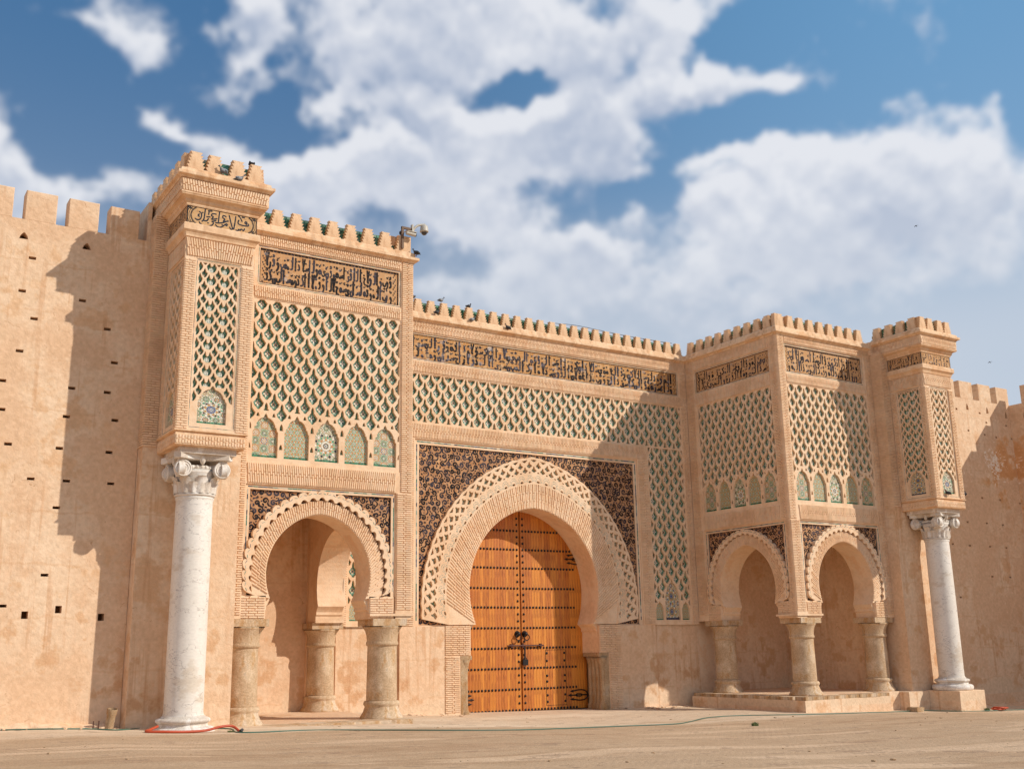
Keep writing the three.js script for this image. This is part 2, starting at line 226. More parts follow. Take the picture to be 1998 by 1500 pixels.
function mosaic(kind) {
  return canvasTex(384, 640, (x, w, h) => {
    x.fillStyle = '#cdbb98'; x.fillRect(0, 0, w, h); const r = rng(kind * 7 + 3);
    for (let j = 0; j < 64; j++) for (let i = 0; i < 38; i++) { x.save(); x.translate(i * 10.2 + (j % 2) * 5, j * 10.2); x.rotate(Math.PI / 4); x.fillStyle = [INK, G2, OR, INK, G1, WHITE, OR, BL][(i * 3 + j * 5 + Math.floor(r() * 2)) % 8]; x.fillRect(-3.3, -3.3, 6.6, 6.6); x.restore(); }
    if (kind === 0) for (let j = 0; j < 6; j++) for (let i = 0; i < 3; i++) star(x, w / 2 + (i - 1) * 130 + (j % 2 ? 0 : 0), 60 + j * 112, 56, 8, WHITE, (i + j) % 2 ? [WHITE, G1, INK, G1, G2] : [WHITE, OR, WHITE, j % 3 ? OR : BL, OR]);
    if (kind === 1) for (let j = 0; j < 7; j++) for (let i = 0; i < 4; i++) star(x, 40 + i * 101 + (j % 2) * 50 - 25, 50 + j * 92, 46, 6, WHITE, [INK, WHITE, G1, G2, OR]);
    if (kind === 2) { star(x, w / 2, h * 0.62, 176, 16, WHITE, [INK, WHITE, [OR, WHITE], [G1, G2], [WHITE, INK]]); for (const [i, j] of [[0.15, 0.3], [0.85, 0.3], [0.5, 0.2], [0.1, 0.93], [0.9, 0.93], [0.5, 0.97]]) star(x, i * w, j * h, 62, 10, OR, [WHITE, G1, INK, G2, WHITE]); }
    if (kind === 3) { for (let q = 0; q < 2; q++) star(x, w / 2, h * (0.42 + q * 0.38) , 120, 14, BL, [BL, INK, [OR, OR], [WHITE, G2], [BL, OR]]); for (const [i, j] of [[0.05, 0.6], [0.95, 0.6], [0.05, 0.98], [0.95, 0.98], [0.5, 0.16]]) star(x, i * w, j * h, 56, 10, WHITE, [WHITE, BL, INK, OR, WHITE]); }
    if (kind === 4) { star(x, w / 2, h * 0.62, 150, 16, WHITE, [BL, BL, [WHITE, OR], [INK, WHITE], [G1, G2]]); for (let k = 0; k < 8; k++) { const a = k / 8 * Math.PI * 2 + 0.39; star(x, w / 2 + Math.cos(a) * 185, h * 0.62 + Math.sin(a) * 185, 62, 9, INK, [WHITE, k % 2 ? G1 : OR, INK, k % 2 ? G2 : WHITE, WHITE]); } star(x, w / 2, 70, 60, 9, WHITE, [OR, G1, INK, G2, WHITE]); }
    x.fillStyle = '#174f38'; for (let i = 0; i < 8; i++) { x.fillStyle = kind === 3 ? ['#262c48', '#1f2740', '#2d3550'][i % 3] : ['#1b6b4a', '#2a7c58', '#17583d'][i % 3]; x.fillRect(i * w / 8, h - 36, w / 8 - 2, 36); }
  }, true, false);
}
M.mosaics = [0, 1, 2, 3, 4].map((k) => glaze(mosaic(k), { roughness: 0.35 }));

// carved black glaze on terracotta: spiral tendrils with comma leaves packed between them
function vines(x, w, h, s, seed, ground, ink) {
  const r = rng(seed), q = 6, gw = Math.ceil(w / q), gh = Math.ceil(h / q), used = new Uint8Array(gw * gh); x.fillStyle = ground; x.fillRect(0, 0, w, h);
  for (let k = 0; k < w * h / 900; k++) { x.fillStyle = ['rgba(160,108,66,0.25)', 'rgba(226,178,132,0.3)', 'rgba(110,92,90,0.16)'][k % 3]; const z = s * (0.2 + r() * 0.6); x.fillRect(r() * w, r() * h, z, z); }
  x.lineCap = 'round';
  const mark = (X, Y, R) => { for (let b = Math.floor((Y - R) / q); b <= (Y + R) / q; b++) for (let a = Math.floor((X - R) / q); a <= (X + R) / q; a++) if (a >= 0 && b >= 0 && a < gw && b < gh) used[b * gw + a] = 1; };
  const free = (X, Y, R) => { for (let b = Math.floor((Y - R) / q); b <= (Y + R) / q; b++) for (let a = Math.floor((X - R) / q); a <= (X + R) / q; a++) if (a >= 0 && b >= 0 && a < gw && b < gh && used[b * gw + a]) return false; return true; };
  const line = (pts, wid) => { for (let k = 1; k < pts.length; k++) { const f = k / pts.length; x.lineWidth = wid * (0.5 + 0.75 * Math.sin(f * Math.PI)); x.beginPath(); x.moveTo(...pts[k - 1]); x.lineTo(...pts[k]); x.stroke(); mark(pts[k][0], pts[k][1], wid * 0.6); } };
  for (let gy = -1; gy < h / s + 1; gy++) for (let gx = -1; gx < w / s + 1; gx++) {
    const cx = (gx + 0.5 + (gy % 2) * 0.5 + (r() - 0.5) * 0.35) * s, cy = (gy + 0.5 + (r() - 0.5) * 0.35) * s, a0 = r() * 6.28, dir = r() < 0.5 ? 1 : -1, R = s * (0.3 + r() * 0.1); x.strokeStyle = ink[Math.floor(r() * ink.length)];
    const sp = []; for (let t = 0; t <= 18; t++) { const f = t / 18, rad = R * (1 - f * 0.8), a = a0 + dir * f * 7.4; sp.push([cx + Math.cos(a) * rad, cy + Math.sin(a) * rad]); } line(sp, s * 0.19);
    const tail = [], tx = cx + Math.cos(a0) * R, ty = cy + Math.sin(a0) * R; for (let t = 0; t <= 10; t++) { const f = t / 10, b = a0 - dir * 1.57 + dir * 1.3 * f; tail.push([tx + Math.cos(b) * s * 0.62 * f, ty + Math.sin(b) * s * 0.62 * f]); } line(tail, s * 0.16);
  }
  for (let k = 0; k < w * h / (s * s) * 90; k++) { const X = r() * w, Y = r() * h, R = s * (0.055 + r() * 0.05); if (!free(X, Y, R * 1.05)) continue; const a = r() * 6.28, l = R * 2.6; x.strokeStyle = ink[Math.floor(r() * ink.length)]; const b = a + (r() < 0.5 ? 1 : -1) * 0.9, P = []; for (let t = 0; t <= 5; t++) { const f = t / 5; P.push([X + Math.cos(mix(a, b, f)) * l * (f - 0.5), Y + Math.sin(mix(a, b, f)) * l * (f - 0.5)]); } line(P, R * 1.8); }
  x.fillStyle = ink[0]; x.fillRect(0, 0, w, s * 0.12); x.fillRect(0, 0, s * 0.12, h); x.fillRect(w - s * 0.12, 0, s * 0.12, h);
}
const INKS = ['#211c1d', '#2a2324', '#302c33', '#1c1718', '#3c3841'], CLAY = '#b48660';
const carve = (map) => new THREE.MeshPhysicalMaterial({ map, bumpMap: map, bumpScale: -0.012, roughness: 0.8, specularIntensity: 0.4 });
M.vineBig = carve(canvasTex(2048, 1326, (x, w, h) => vines(x, w, h, 58, 21, CLAY, INKS), true, false));
M.vineSmall = carve(canvasTex(1200, 780, (x, w, h) => vines(x, w, h, 62, 22, CLAY, INKS), true, false));

// inscriptions: letters as brush strokes in a unit box (x to the left as written, y up)
const LET = {
  a: [[[0.1, 1], [0.08, 0.5], [0.1, 0]]], l: [[[0.3, 1], [0.28, 0.4], [0.26, 0.05], [0, 0.02]]], L: [[[0.5, 1], [0.3, 0.5], [0.12, 0.1], [0.3, 0.0]], [[0.1, 1], [0.14, 0.6], [0.3, 0.05]]],
  k: [[[0.5, 0.85], [0.12, 0.62], [0.42, 0.42], [0.4, 0.1], [0, 0.05]]], w: [[[0.25, 0.3], [0.1, 0.42], [0.02, 0.25], [0.16, 0.18], [0.3, 0.3], [0.22, -0.1], [-0.05, -0.3]]],
  r: [[[0.2, 0.3], [0.22, 0.0], [0, -0.22]]], n: [[[0.5, 0.25], [0.48, -0.1], [0.25, -0.25], [0.04, -0.08], [0, 0.2]], 'd0.25,0.2'], s: [[[0.6, 0.3], [0.55, 0.05], [0.45, 0.25], [0.38, 0.05], [0.28, 0.28], [0.2, 0.05], [0, 0.05]]],
  e: [[[0.4, 0.55], [0.15, 0.6], [0.08, 0.4], [0.3, 0.32], [0.1, 0.15], [0.45, 0.05]]], m: [[[0.3, 0.05], [0.2, 0.25], [0.05, 0.15], [0.15, 0.0], [0.3, 0.05]]],
  h: [[[0.5, 0.1], [0.35, 0.4], [0.1, 0.35], [0.05, 0.1], [0.25, 0.0], [0.4, 0.2], [0.25, 0.28], [0.18, 0.15]]], f: [[[0.3, 0.5], [0.15, 0.6], [0.12, 0.4], [0.3, 0.4], [0.32, 0.1], [0.1, 0.0]], 'd0.2,0.85'],
  b: [[[0.6, 0.25], [0.55, 0.05], [0.3, 0.0], [0.05, 0.05], [0, 0.25]], 'd0.3,-0.2'], y: [[[0.5, 0.3], [0.3, 0.35], [0.3, 0.15], [0.5, 0.0], [0.2, -0.2], [-0.05, -0.05]], 'd0.2,-0.4', 'd0.32,-0.4'], d: [[[0.1, 0.5], [0.25, 0.25], [0.2, 0.05], [0, 0.05]]], j: [[[0.05, 0.4], [0.45, 0.4], [0.1, 0.15], [0.15, -0.15], [0.5, -0.2]]]
};
function brush(x, pts, width) {
  x.lineWidth = width; x.beginPath(); x.moveTo(pts[0][0], pts[0][1]);
  for (let k = 1; k < pts.length - 1; k++) x.quadraticCurveTo(pts[k][0], pts[k][1], (pts[k][0] + pts[k + 1][0]) / 2, (pts[k][1] + pts[k + 1][1]) / 2);
  const e = pts[pts.length - 1]; x.lineTo(e[0], e[1]); x.stroke();
}
function letterRow(x, text, right, left, base, size, width, seed) {
  const r = rng(seed), step = (right - left) / text.length; x.lineCap = 'round'; x.lineJoin = 'round';
  [...text].forEach((ch, k) => {
    if (ch === ' ') return; const ox = right - (k + 1) * step + (r() - 0.5) * step * 0.3, oy = base + (r() - 0.5) * size * 0.12, sx = Math.max(step * 1.5, size * 0.38), tall = 'alLk'.includes(ch) ? 1.0 : 0.92;
    x.strokeStyle = INKS[Math.floor(r() * 5)]; x.fillStyle = x.strokeStyle;
    for (const st of LET[ch]) { if (typeof st === 'string') { const [a, b] = st.slice(1).split(',').map(Number); x.save(); x.translate(ox + a * sx, oy - b * size); x.rotate(0.78); x.fillRect(-width * 0.6, -width * 0.6, width * 1.2, width * 1.2); x.restore(); } else brush(x, st.map(([a, b]) => [ox + a * sx, oy - b * size * tall]), width * (0.85 + r() * 0.4)); }
    if (r() < 0.8) { x.beginPath(); x.arc(ox + sx * 0.3 * r(), oy - size * (0.55 + 0.3 * r()), width * 0.55, 0, 7); x.fill(); }
    if (r() < 0.6) brush(x, [[ox, oy - size * 0.72], [ox + sx * 0.2, oy - size * 0.66], [ox + sx * 0.34, oy - size * 0.78]], width * 0.6);
  });
}
function inscription(w, h, rowA, rowB, seed, worn = 0, ground = '#c2966a', bold = 0.044) {
  return canvasTex(w, h, (x) => {
    const r = rng(seed); x.fillStyle = ground; x.fillRect(0, 0, w, h);
    for (let k = 0; k < w / 5; k++) { x.fillStyle = ['rgba(168,112,64,0.35)', 'rgba(228,186,140,0.4)', 'rgba(120,112,120,0.16)', 'rgba(200,140,80,0.35)'][k % 4]; const q = 8 + r() * 26; x.fillRect(r() * w, r() * h, q, q * (0.5 + r())); }
    const b = h * 0.06; x.fillStyle = INKS[2];
    for (let i = 0; i < w / (b * 1.6); i++) { x.fillStyle = INKS[i % 5]; x.fillRect(i * b * 1.6, 0, b * 1.42, b * 0.8); x.fillRect(i * b * 1.6, h - b * 0.8, b * 1.42, b * 0.8); }
    for (let j = 0; j < h / b; j++) { x.fillStyle = INKS[j % 5]; x.fillRect(0, j * b, b * 0.8, b * 0.85); x.fillRect(w - b * 0.8, j * b, b * 0.8, b * 0.85); x.fillRect(b * 1.5 + (j % 3) * b * 0.5, j * b, b * 0.5, b * 0.8); x.fillRect(w - b * 2.0 - (j % 3) * b * 0.5, j * b, b * 0.5, b * 0.8); }
    letterRow(x, rowA, w - b * 3, b * 3, h * 0.46, h * 0.36, h * bold * 1.12, seed + 1); letterRow(x, rowB, w - b * 3, b * 3, h * 0.88, h * 0.38, h * bold * 1.12, seed + 2);
    for (let k = 0; k < worn; k++) { const q = 6 + r() * 22; x.fillStyle = ['rgba(186,184,194,0.4)', 'rgba(150,146,158,0.45)', 'rgba(205,165,120,0.6)'][k % 3]; x.fillRect(r() * w, r() * h, q, q * 0.8); }
    x.strokeStyle = 'rgba(225,200,165,0.55)'; x.lineWidth = 1.2; for (let i = 1; i < w / (h * 0.2); i++) { x.beginPath(); x.moveTo(i * h * 0.2, 0); x.lineTo(i * h * 0.2, h); x.stroke(); } for (let j = 1; j < 5; j++) { x.beginPath(); x.moveTo(0, j * h / 5); x.lineTo(w, j * h / 5); x.stroke(); }
  }, true, false);
}
// the bold single line on the left turret's front, stroke by stroke
const boldInscription = canvasTex(1024, 256, (x, w, h) => {
  const r = rng(9); x.fillStyle = '#c9a172'; x.fillRect(0, 0, w, h);
  for (let k = 0; k < 240; k++) { x.fillStyle = ['rgba(176,124,74,0.3)', 'rgba(226,190,148,0.4)', 'rgba(140,128,128,0.15)'][k % 3]; x.fillRect(r() * w, r() * h, 10 + r() * 30, 10 + r() * 24); }
  x.fillStyle = '#22242c'; x.fillRect(0, 0, w, 12); x.fillRect(0, h - 12, w, 12); x.fillRect(0, 0, 12, h); x.fillRect(w - 12, 0, 12, h);
  x.lineCap = 'round'; x.lineJoin = 'round';
  for (const [cx, side] of [[178, -1], [846, 1]]) {
    x.strokeStyle = '#22242c'; for (const [R, lw] of [[128, 9], [152, 7], [176, 8]]) { x.lineWidth = lw; x.beginPath(); x.arc(cx, h / 2, R, side < 0 ? Math.PI * 0.62 : -Math.PI * 0.38, side < 0 ? Math.PI * 1.38 : Math.PI * 0.38); x.stroke(); }
    for (let k = 0; k < 13; k++) { const a = (k / 12 - 0.5) * 2.1 + (side < 0 ? Math.PI : 0); x.fillStyle = '#22242c'; x.beginPath(); x.arc(cx + Math.cos(a) * 118, h / 2 + Math.sin(a) * 118, 8, 0, 7); x.fill(); }
    for (let k = 0; k < 16; k++) { const X = cx + side * (96 + r() * 70), Y = r() < 0.5 ? 14 + r() * 34 : h - 14 - r() * 34; x.lineWidth = 6; x.beginPath(); x.arc(X, Y, 7 + r() * 9, r() * 6, r() * 6 + 3.6); x.stroke(); }
  }
  const T = ([px, py]) => [(px - 440) / 1490 * w, (py - 140 - 0.2215 * (px - 440)) / 325 * h];
  x.strokeStyle = '#2b2f3a'; x.fillStyle = '#2b2f3a';
  const S = [[[690, 280], [735, 300], [742, 360], [720, 420], [660, 432], [612, 400]], [[690, 325], [655, 345], [692, 365]], [[812, 245], [800, 340], [792, 435], [755, 458]], [[792, 445], [850, 468], [884, 420]], [[880, 275], [950, 285]], [[892, 290], [886, 340]], [[852, 382], [915, 388]], [[1040, 345], [975, 320], [930, 362], [1000, 392], [930, 440], [1060, 428]], [[700, 470], [745, 540], [930, 562], [1000, 520], [985, 488]], [[962, 474], [1045, 462]], [[1112, 315], [1100, 420], [1098, 485]], [[1042, 500], [1150, 520], [1300, 482]], [[1252, 402], [1190, 362], [1178, 420], [1245, 448], [1182, 490], [1302, 488]], [[1042, 540], [1085, 592], [1175, 590], [1262, 530], [1292, 545], [1278, 575], [1250, 556]], [[1322, 385], [1368, 540], [1412, 640], [1365, 645], [1342, 600]], [[1462, 412], [1450, 540], [1428, 640]], [[1532, 482], [1500, 530], [1562, 572], [1705, 602], [1752, 600], [1740, 568]], [[1702, 560], [1660, 552], [1672, 515], [1712, 530], [1702, 570]], [[1522, 405], [1562, 432], [1600, 505]], [[1600, 430], [1650, 442]], [[1480, 662], [1522, 690], [1532, 640], [1568, 682], [1590, 640], [1640, 692], [1662, 650]]];
  for (const s of S) brush(x, s.map(T), 19);
  for (const p of [[880, 495], [1180, 545], [760, 300]]) { const [X, Y] = T(p); x.beginPath(); x.arc(X, Y, 11, 0, 7); x.fill(); }
  x.strokeStyle = 'rgba(232,214,186,0.5)'; x.lineWidth = 1.5; for (let i = 1; i < 16; i++) { x.beginPath(); x.moveTo(i * 64, 0); x.lineTo(i * 64, h); x.stroke(); } for (let j = 1; j < 4; j++) { x.beginPath(); x.moveTo(0, j * 64); x.lineTo(w, j * 64); x.stroke(); }
}, true, false);
M.script = {
  center: carve(inscription(2048, 136, 'alhwmdlrsalLknwfalemhyslLdankwrlajsalmfwhaldbynLralekswLmdalhwfralnsyalhwmfLkbnalj', 'wladsrhmfalnkLsydaljwrbmlaehLnalfwysdLmarkalhbnswyaLlmdfLrajslanwhemlarwLkslafhmnd', 101, 150, '#bd8c58', 0.066)),
  left: carve(inscription(1024, 256, 'fwbwalwLjalafyashmfnyhwlasLdalmhbwfrL', 'wrbalmwfhlsanyshjLlawfmLaakdwhsalbnkf', 102, 20)), right: carve(inscription(1024, 256, 'hmfalwladkwbyfalnslamswhlLank', 'wrjalwasmflLhwfmkalbysdaLlmhw', 103, 40)),
  side: carve(inscription(1024, 232, 'nwblhwfalwjsalmkyd hwalbf', 'sdalmnwhLalfrjwalmbyenla', 104, 10)), turretA: carve(inscription(512, 200, 'walLjrksdal', 'mhlanwfysbL', 105, 5)), turretB: carve(inscription(512, 160, 'hLasmwfaln', 'dkawlhymra', 106, 12)), turretFront: carve(boldInscription)
};
M.ropeGreen = std({ color: new THREE.Color(0.06, 0.14, 0.095), roughness: 0.5 });
M.ropeOrange = std({ color: new THREE.Color(0.48, 0.065, 0.018), roughness: 0.5 });

// ---------------------------------------------------------------- builders
const V3 = (x, y, z) => new THREE.Vector3(x, y, z);
const UP = V3(0, 1, 0);
const taken = new Map();
function numbered(name) { const n = taken.get(name) ?? 0; taken.set(name, n + 1); return n ? `${name}_${String(n).padStart(3, '0')}` : name; }
function tag(o, label, category, group, kind) { if (label) o.userData.label = label; if (category) o.userData.category = category; if (group) o.userData.group = group; if (kind) o.userData.kind = kind; return o; }
function thing(name, label, category, base, group) { const g = new THREE.Group(); g.name = numbered(name); g.position.copy(base); scene.add(g); tag(g, label, category, group); g.baseAt = base.clone(); return g; }
const baseOf = (p) => { while (p && !p.baseAt) p = p.parent; return p ? p.baseAt : V3(0, 0, 0); };
function shade(m) { m.castShadow = m.receiveShadow = true; return m; }
// world-space geometry becomes a part under its parent
function part(name, geo, mat, parent, label) {
  const b = baseOf(parent); geo.translate(-b.x, -b.y, -b.z);
  const m = shade(new THREE.Mesh(geo, mat)); m.name = name; if (label) m.userData.label = label; parent.add(m); return m;
}
function placed(name, geo, mat, parent, pos, quat) { const m = shade(new THREE.Mesh(geo, mat)); m.name = name; m.position.copy(pos).sub(baseOf(parent)); if (quat) m.quaternion.copy(quat); parent.add(m); return m; }
const stuff = (m) => { m.userData.kind = 'stuff'; return m; };
function boxUV(geo, ox = 0) {
  if (geo.index) geo = geo.toNonIndexed(); if (!geo.attributes.normal) geo.computeVertexNormals();
  const p = geo.attributes.position, n = geo.attributes.normal, uv = new Float32Array(p.count * 2);
  for (let i = 0; i < p.count; i++) { const ax = Math.abs(n.getX(i)), ay = Math.abs(n.getY(i)), az = Math.abs(n.getZ(i)); if (ay > ax && ay > az) { uv[i * 2] = p.getX(i) + ox; uv[i * 2 + 1] = p.getZ(i) + p.getY(i); } else { uv[i * 2] = (ax > az ? p.getZ(i) : p.getX(i)) + ox; uv[i * 2 + 1] = p.getY(i); } }
  geo.setAttribute('uv', new THREE.BufferAttribute(uv, 2)); for (const k of Object.keys(geo.attributes)) if (!['position', 'normal', 'uv'].includes(k)) geo.deleteAttribute(k); return geo;
}
const merge = (list, ox) => boxUV(mergeGeometries(list.map((g) => { g = g.index ? g.toNonIndexed() : g; for (const k of Object.keys(g.attributes)) if (!['position', 'normal'].includes(k)) g.deleteAttribute(k); return g; })), ox);
function block(x0, x1, y0, y1, z0, z1) { const g = new THREE.BoxGeometry(Math.abs(x1 - x0), Math.abs(y1 - y0), Math.abs(z1 - z0)); g.translate((x0 + x1) / 2, (y0 + y1) / 2, (z0 + z1) / 2); return g; }
const face = (o, u, n) => ({ o, u, n, m: new THREE.Matrix4().makeBasis(u, UP, n).setPosition(o) });
const at = (F, a, b, c) => V3(a, b, c).applyMatrix4(F.m);
function shapeOf(pts, holes = []) { const s = new THREE.Shape(pts.map(([a, b]) => new THREE.Vector2(a, b))); for (const h of holes) s.holes.push(new THREE.Path(h.map(([a, b]) => new THREE.Vector2(a, b)))); return s; }
const rectPts = (a0, a1, b0, b1) => [[Math.min(a0, a1), b0], [Math.max(a0, a1), b0], [Math.max(a0, a1), b1], [Math.min(a0, a1), b1]];
function ext(F, pts, holes, n0, n1) { const g = new THREE.ExtrudeGeometry(shapeOf(pts, holes), { depth: n1 - n0, bevelEnabled: false, curveSegments: 1 }); g.translate(0, 0, n0); g.applyMatrix4(F.m); return g; }
// flat panel with its own uv over a rectangle of the face
function panelGeo(F, pts, holes, n, rect) {
  const g = new THREE.ShapeGeometry(shapeOf(pts, holes)), p = g.attributes.position, uv = g.attributes.uv;
  for (let i = 0; i < p.count; i++) uv.setXY(i, (p.getX(i) - rect[0]) / (rect[1] - rect[0]), (p.getY(i) - rect[2]) / (rect[3] - rect[2]));
  g.translate(0, 0, n); g.applyMatrix4(F.m); return g;
}
// many small bodies joined into one mesh
class Pieces {
  constructor() { this.p = []; this.n = []; this.c = []; this.uv = []; }
  quad(a, b, c, d, col) {
    const nx = V3().subVectors(b, a).cross(V3().subVectors(d, a)).normalize();
    for (const q of [a, b, c, a, c, d]) { this.p.push(q.x, q.y, q.z); this.n.push(nx.x, nx.y, nx.z); this.c.push(...col); this.uv.push(q.x * 0.9 + q.z * 0.9, q.y); }
  }
  // block standing on a face: centre a,b; half sizes; turned by ang in the face; between heights n0 and n1 with a small chamfer
  box(F, a, b, ha, hb, ang, n0, n1, col, ch = 0.003) {
    const co = Math.cos(ang), si = Math.sin(ang), P = (x, y, n) => at(F, a + x * co - y * si, b + x * si + y * co, n);
    const L = [[-ha, -hb], [ha, -hb], [ha, hb], [-ha, hb]], T = [[-ha + ch, -hb + ch], [ha - ch, -hb + ch], [ha - ch, hb - ch], [-ha + ch, hb - ch]];
    const lo = L.map(([x, y]) => P(x, y, n0)), hi = T.map(([x, y]) => P(x, y, n1));
    this.quad(hi[0], hi[1], hi[2], hi[3], col); for (let k = 0; k < 4; k++) { const j = (k + 1) % 4; this.quad(lo[k], lo[j], hi[j], hi[k], col); }
  }
  geo() { const g = new THREE.BufferGeometry(); g.setAttribute('position', new THREE.Float32BufferAttribute(this.p, 3)); g.setAttribute('normal', new THREE.Float32BufferAttribute(this.n, 3)); g.setAttribute('uv', new THREE.Float32BufferAttribute(this.uv, 2)); g.setAttribute('color', new THREE.Float32BufferAttribute(this.c, 3)); return g; }
  part(name, mat, parent) { return part(name, this.geo(), mat, parent); }
}
const tone = (r, base = 1, spread = 0.12) => { const k = base + (r() - 0.5) * spread; return [k, k * (0.985 + r() * 0.02), k * (0.96 + r() * 0.04)]; };
const BR = rng(500);
// courses lying flat in an upright strip; every brick stands proud of the joints
function courses(B, F, a0, a1, b0, b1, n = 0, h = 0.07, len = 0.27, out = null) {
  const lo = Math.min(a0, a1), hi = Math.max(a0, a1), rows = Math.round((b1 - b0) / h), hh = (b1 - b0) / rows, j = 0.023;
  for (let k = 0; k < rows; k++) {
    const cols = Math.max(1, Math.round((hi - lo) / len)), w = (hi - lo) / cols, cuts = [lo];
    for (let c = 0; c <= cols; c++) { const x = lo + (c + (k % 2 ? 0.36 : 0.66)) * w - (cols > 1 ? w * 0.5 : 0); if (x > lo + 0.05 && x < hi - 0.05) cuts.push(x); } cuts.push(hi);
    for (let c = 0; c + 1 < cuts.length; c++) { const f = (c > 0 ? j / 2 : 0.004), g = (c + 2 < cuts.length ? j / 2 : 0.004), x0 = cuts[c] + f, x1 = cuts[c + 1] - g, args = [(x0 + x1) / 2, b0 + (k + 0.5) * hh, (x1 - x0) / 2, (hh - j) / 2]; if (out) out(...args); else B.box(F, ...args, (BR() - 0.5) * 0.01, n - 0.024, n + 0.014 + (BR() - 0.5) * 0.006, tone(BR)); }
  }
}
// standing bricks in a level band, leaning a little to either side of the middle
function soldiers(B, F, a0, a1, b0, b1, n = 0, w = 0.074, lean = 0.1, mid = null) {
  const lo = Math.min(a0, a1), hi = Math.max(a0, a1), cnt = Math.round((hi - lo) / w), ww = (hi - lo) / cnt, H = b1 - b0, j = 0.023, m = mid ?? (lo + hi) / 2, rows = H > 0.75 ? 3 : 2;
  for (let k = 0; k < cnt; k++) {
    const a = lo + (k + 0.5) * ww, ang = (a < m ? 1 : -1) * lean * clamp(Math.abs(a - m) / 0.25), cuts = [0]; for (let q = 1; q < rows; q++) cuts.push((q + (k % 2 ? 0.14 : -0.14)) / rows * H); cuts.push(H);
    for (let q = 0; q + 1 < cuts.length; q++) { const y0 = cuts[q] + j / 2, y1 = cuts[q + 1] - j / 2, y = (y0 + y1) / 2; B.box(F, clamp(a - (y - H / 2) * Math.tan(ang), lo + ww * 0.5, hi - ww * 0.5), b0 + y, (ww - j) / 2, (y1 - y0) / 2, ang, n - 0.024, n + 0.014 + (BR() - 0.5) * 0.006, tone(BR)); }
  }
}
// pointed horseshoe curve: two arcs about (xc -/+ e, yc); t runs 0 left foot .. 0.5 apex .. 1 right foot
function arcPt(c, t) {
  const right = t > 0.5, s = right ? (1 - t) * 2 : t * 2, th0 = Math.asin(clamp((c.yb - c.yc) / c.r, -1, 1)), th1 = Math.acos(clamp(c.e / c.r, -1, 1)), th = th0 + (th1 - th0) * s, x = c.r * Math.cos(th) - c.e;
  return [c.xc + (right ? x : -x), c.yc + c.r * Math.sin(th)];
}
const arcLine = (c, n = 64, t0 = 0, t1 = 1) => Array.from({ length: n + 1 }, (_, k) => arcPt(c, t0 + (t1 - t0) * k / n));
const insideArc = (c, x, y) => { const q = Math.abs(x - c.xc) + c.e; return q * q + (y - c.yc) ** 2 < c.r * c.r; };
// bricks fanned round an arch between two curves, all leaning toward the point K
function fan(B, F, cin, cout, K, n, w = 0.078, rows = 2) {
  const N = 400, pts = arcLine(cin, N); let acc = 0, next = w / 2, idx = 0; const j = 0.024;
  for (let k = 1; k <= N; k++) {
    const [x0, y0] = pts[k - 1], [x1, y1] = pts[k], tx = x1 - x0, ty = y1 - y0, L = Math.hypot(tx, ty); let dx = x1 - K[0], dy = y1 - K[1]; const D = Math.hypot(dx, dy); dx /= D; dy /= D;
    const across = Math.abs(tx * dy - ty * dx); acc += across; if (acc < next) continue; next += w; idx++;
    let d = 0; while (d < 3 && insideArc(cout, x1 + dx * d, y1 + dy * d) && y1 + dy * d > cout.yb) d += 0.02; if (d < 0.1) continue;
    const cuts = [0.01]; for (let q = 1; q < rows; q++) cuts.push(d * (q + (idx % 2 ? 0.16 : -0.16)) / rows); cuts.push(d - 0.005);
    for (let q = 0; q + 1 < cuts.length; q++) { const m = (cuts[q] + cuts[q + 1]) / 2, hl = (cuts[q + 1] - cuts[q]) / 2 - j / 2; if (hl > 0.015) B.box(F, x1 + dx * m, y1 + dy * m, hl, (w - j) / 2 * clamp(D / (D + m) * (D + m) / D), Math.atan2(dy, dx), n - 0.024, n + 0.014 + (BR() - 0.5) * 0.006, tone(BR)); }
  }
}
function clipRect(poly, a0, a1, b0, b1) {
  let out = poly;
  for (const [ax, lim, sg] of [[0, a0, 1], [0, a1, -1], [1, b0, 1], [1, b1, -1]]) {
    const src = out; out = []; const ins = (p) => (p[ax] - lim) * sg >= 0;
    for (let i = 0; i < src.length; i++) { const p = src[i], q = src[(i + 1) % src.length], pi = ins(p), qi = ins(q); if (pi) out.push(p); if (pi !== qi) { const t = (lim - p[ax]) / (q[ax] - p[ax]); out.push([p[0] + (q[0] - p[0]) * t, p[1] + (q[1] - p[1]) * t]); } }
    if (out.length < 3) return null;
  }
  let A = 0; for (let i = 0; i < out.length; i++) { const p = out[i], q = out[(i + 1) % out.length]; A += p[0] * q[1] - q[0] * p[1]; }
  if (Math.abs(A) / 2 < 0.0025) return null;
  const clean = []; for (const p of out) { const l = clean[clean.length - 1]; if (!l || Math.hypot(l[0] - p[0], l[1] - p[1]) > 1e-4) clean.push(p); } if (Math.hypot(clean[0][0] - clean[clean.length - 1][0], clean[0][1] - clean[clean.length - 1][1]) < 1e-4) clean.pop();
  return clean.length > 2 ? clean : null;
}
const scaleP = (p, a, b) => p.map(([x, y]) => [x * a, y * b]);
const mirrored = (half) => [...half, ...half.slice().reverse().filter((p) => p[0] > 1e-6).map(([x, y]) => [-x, y])];
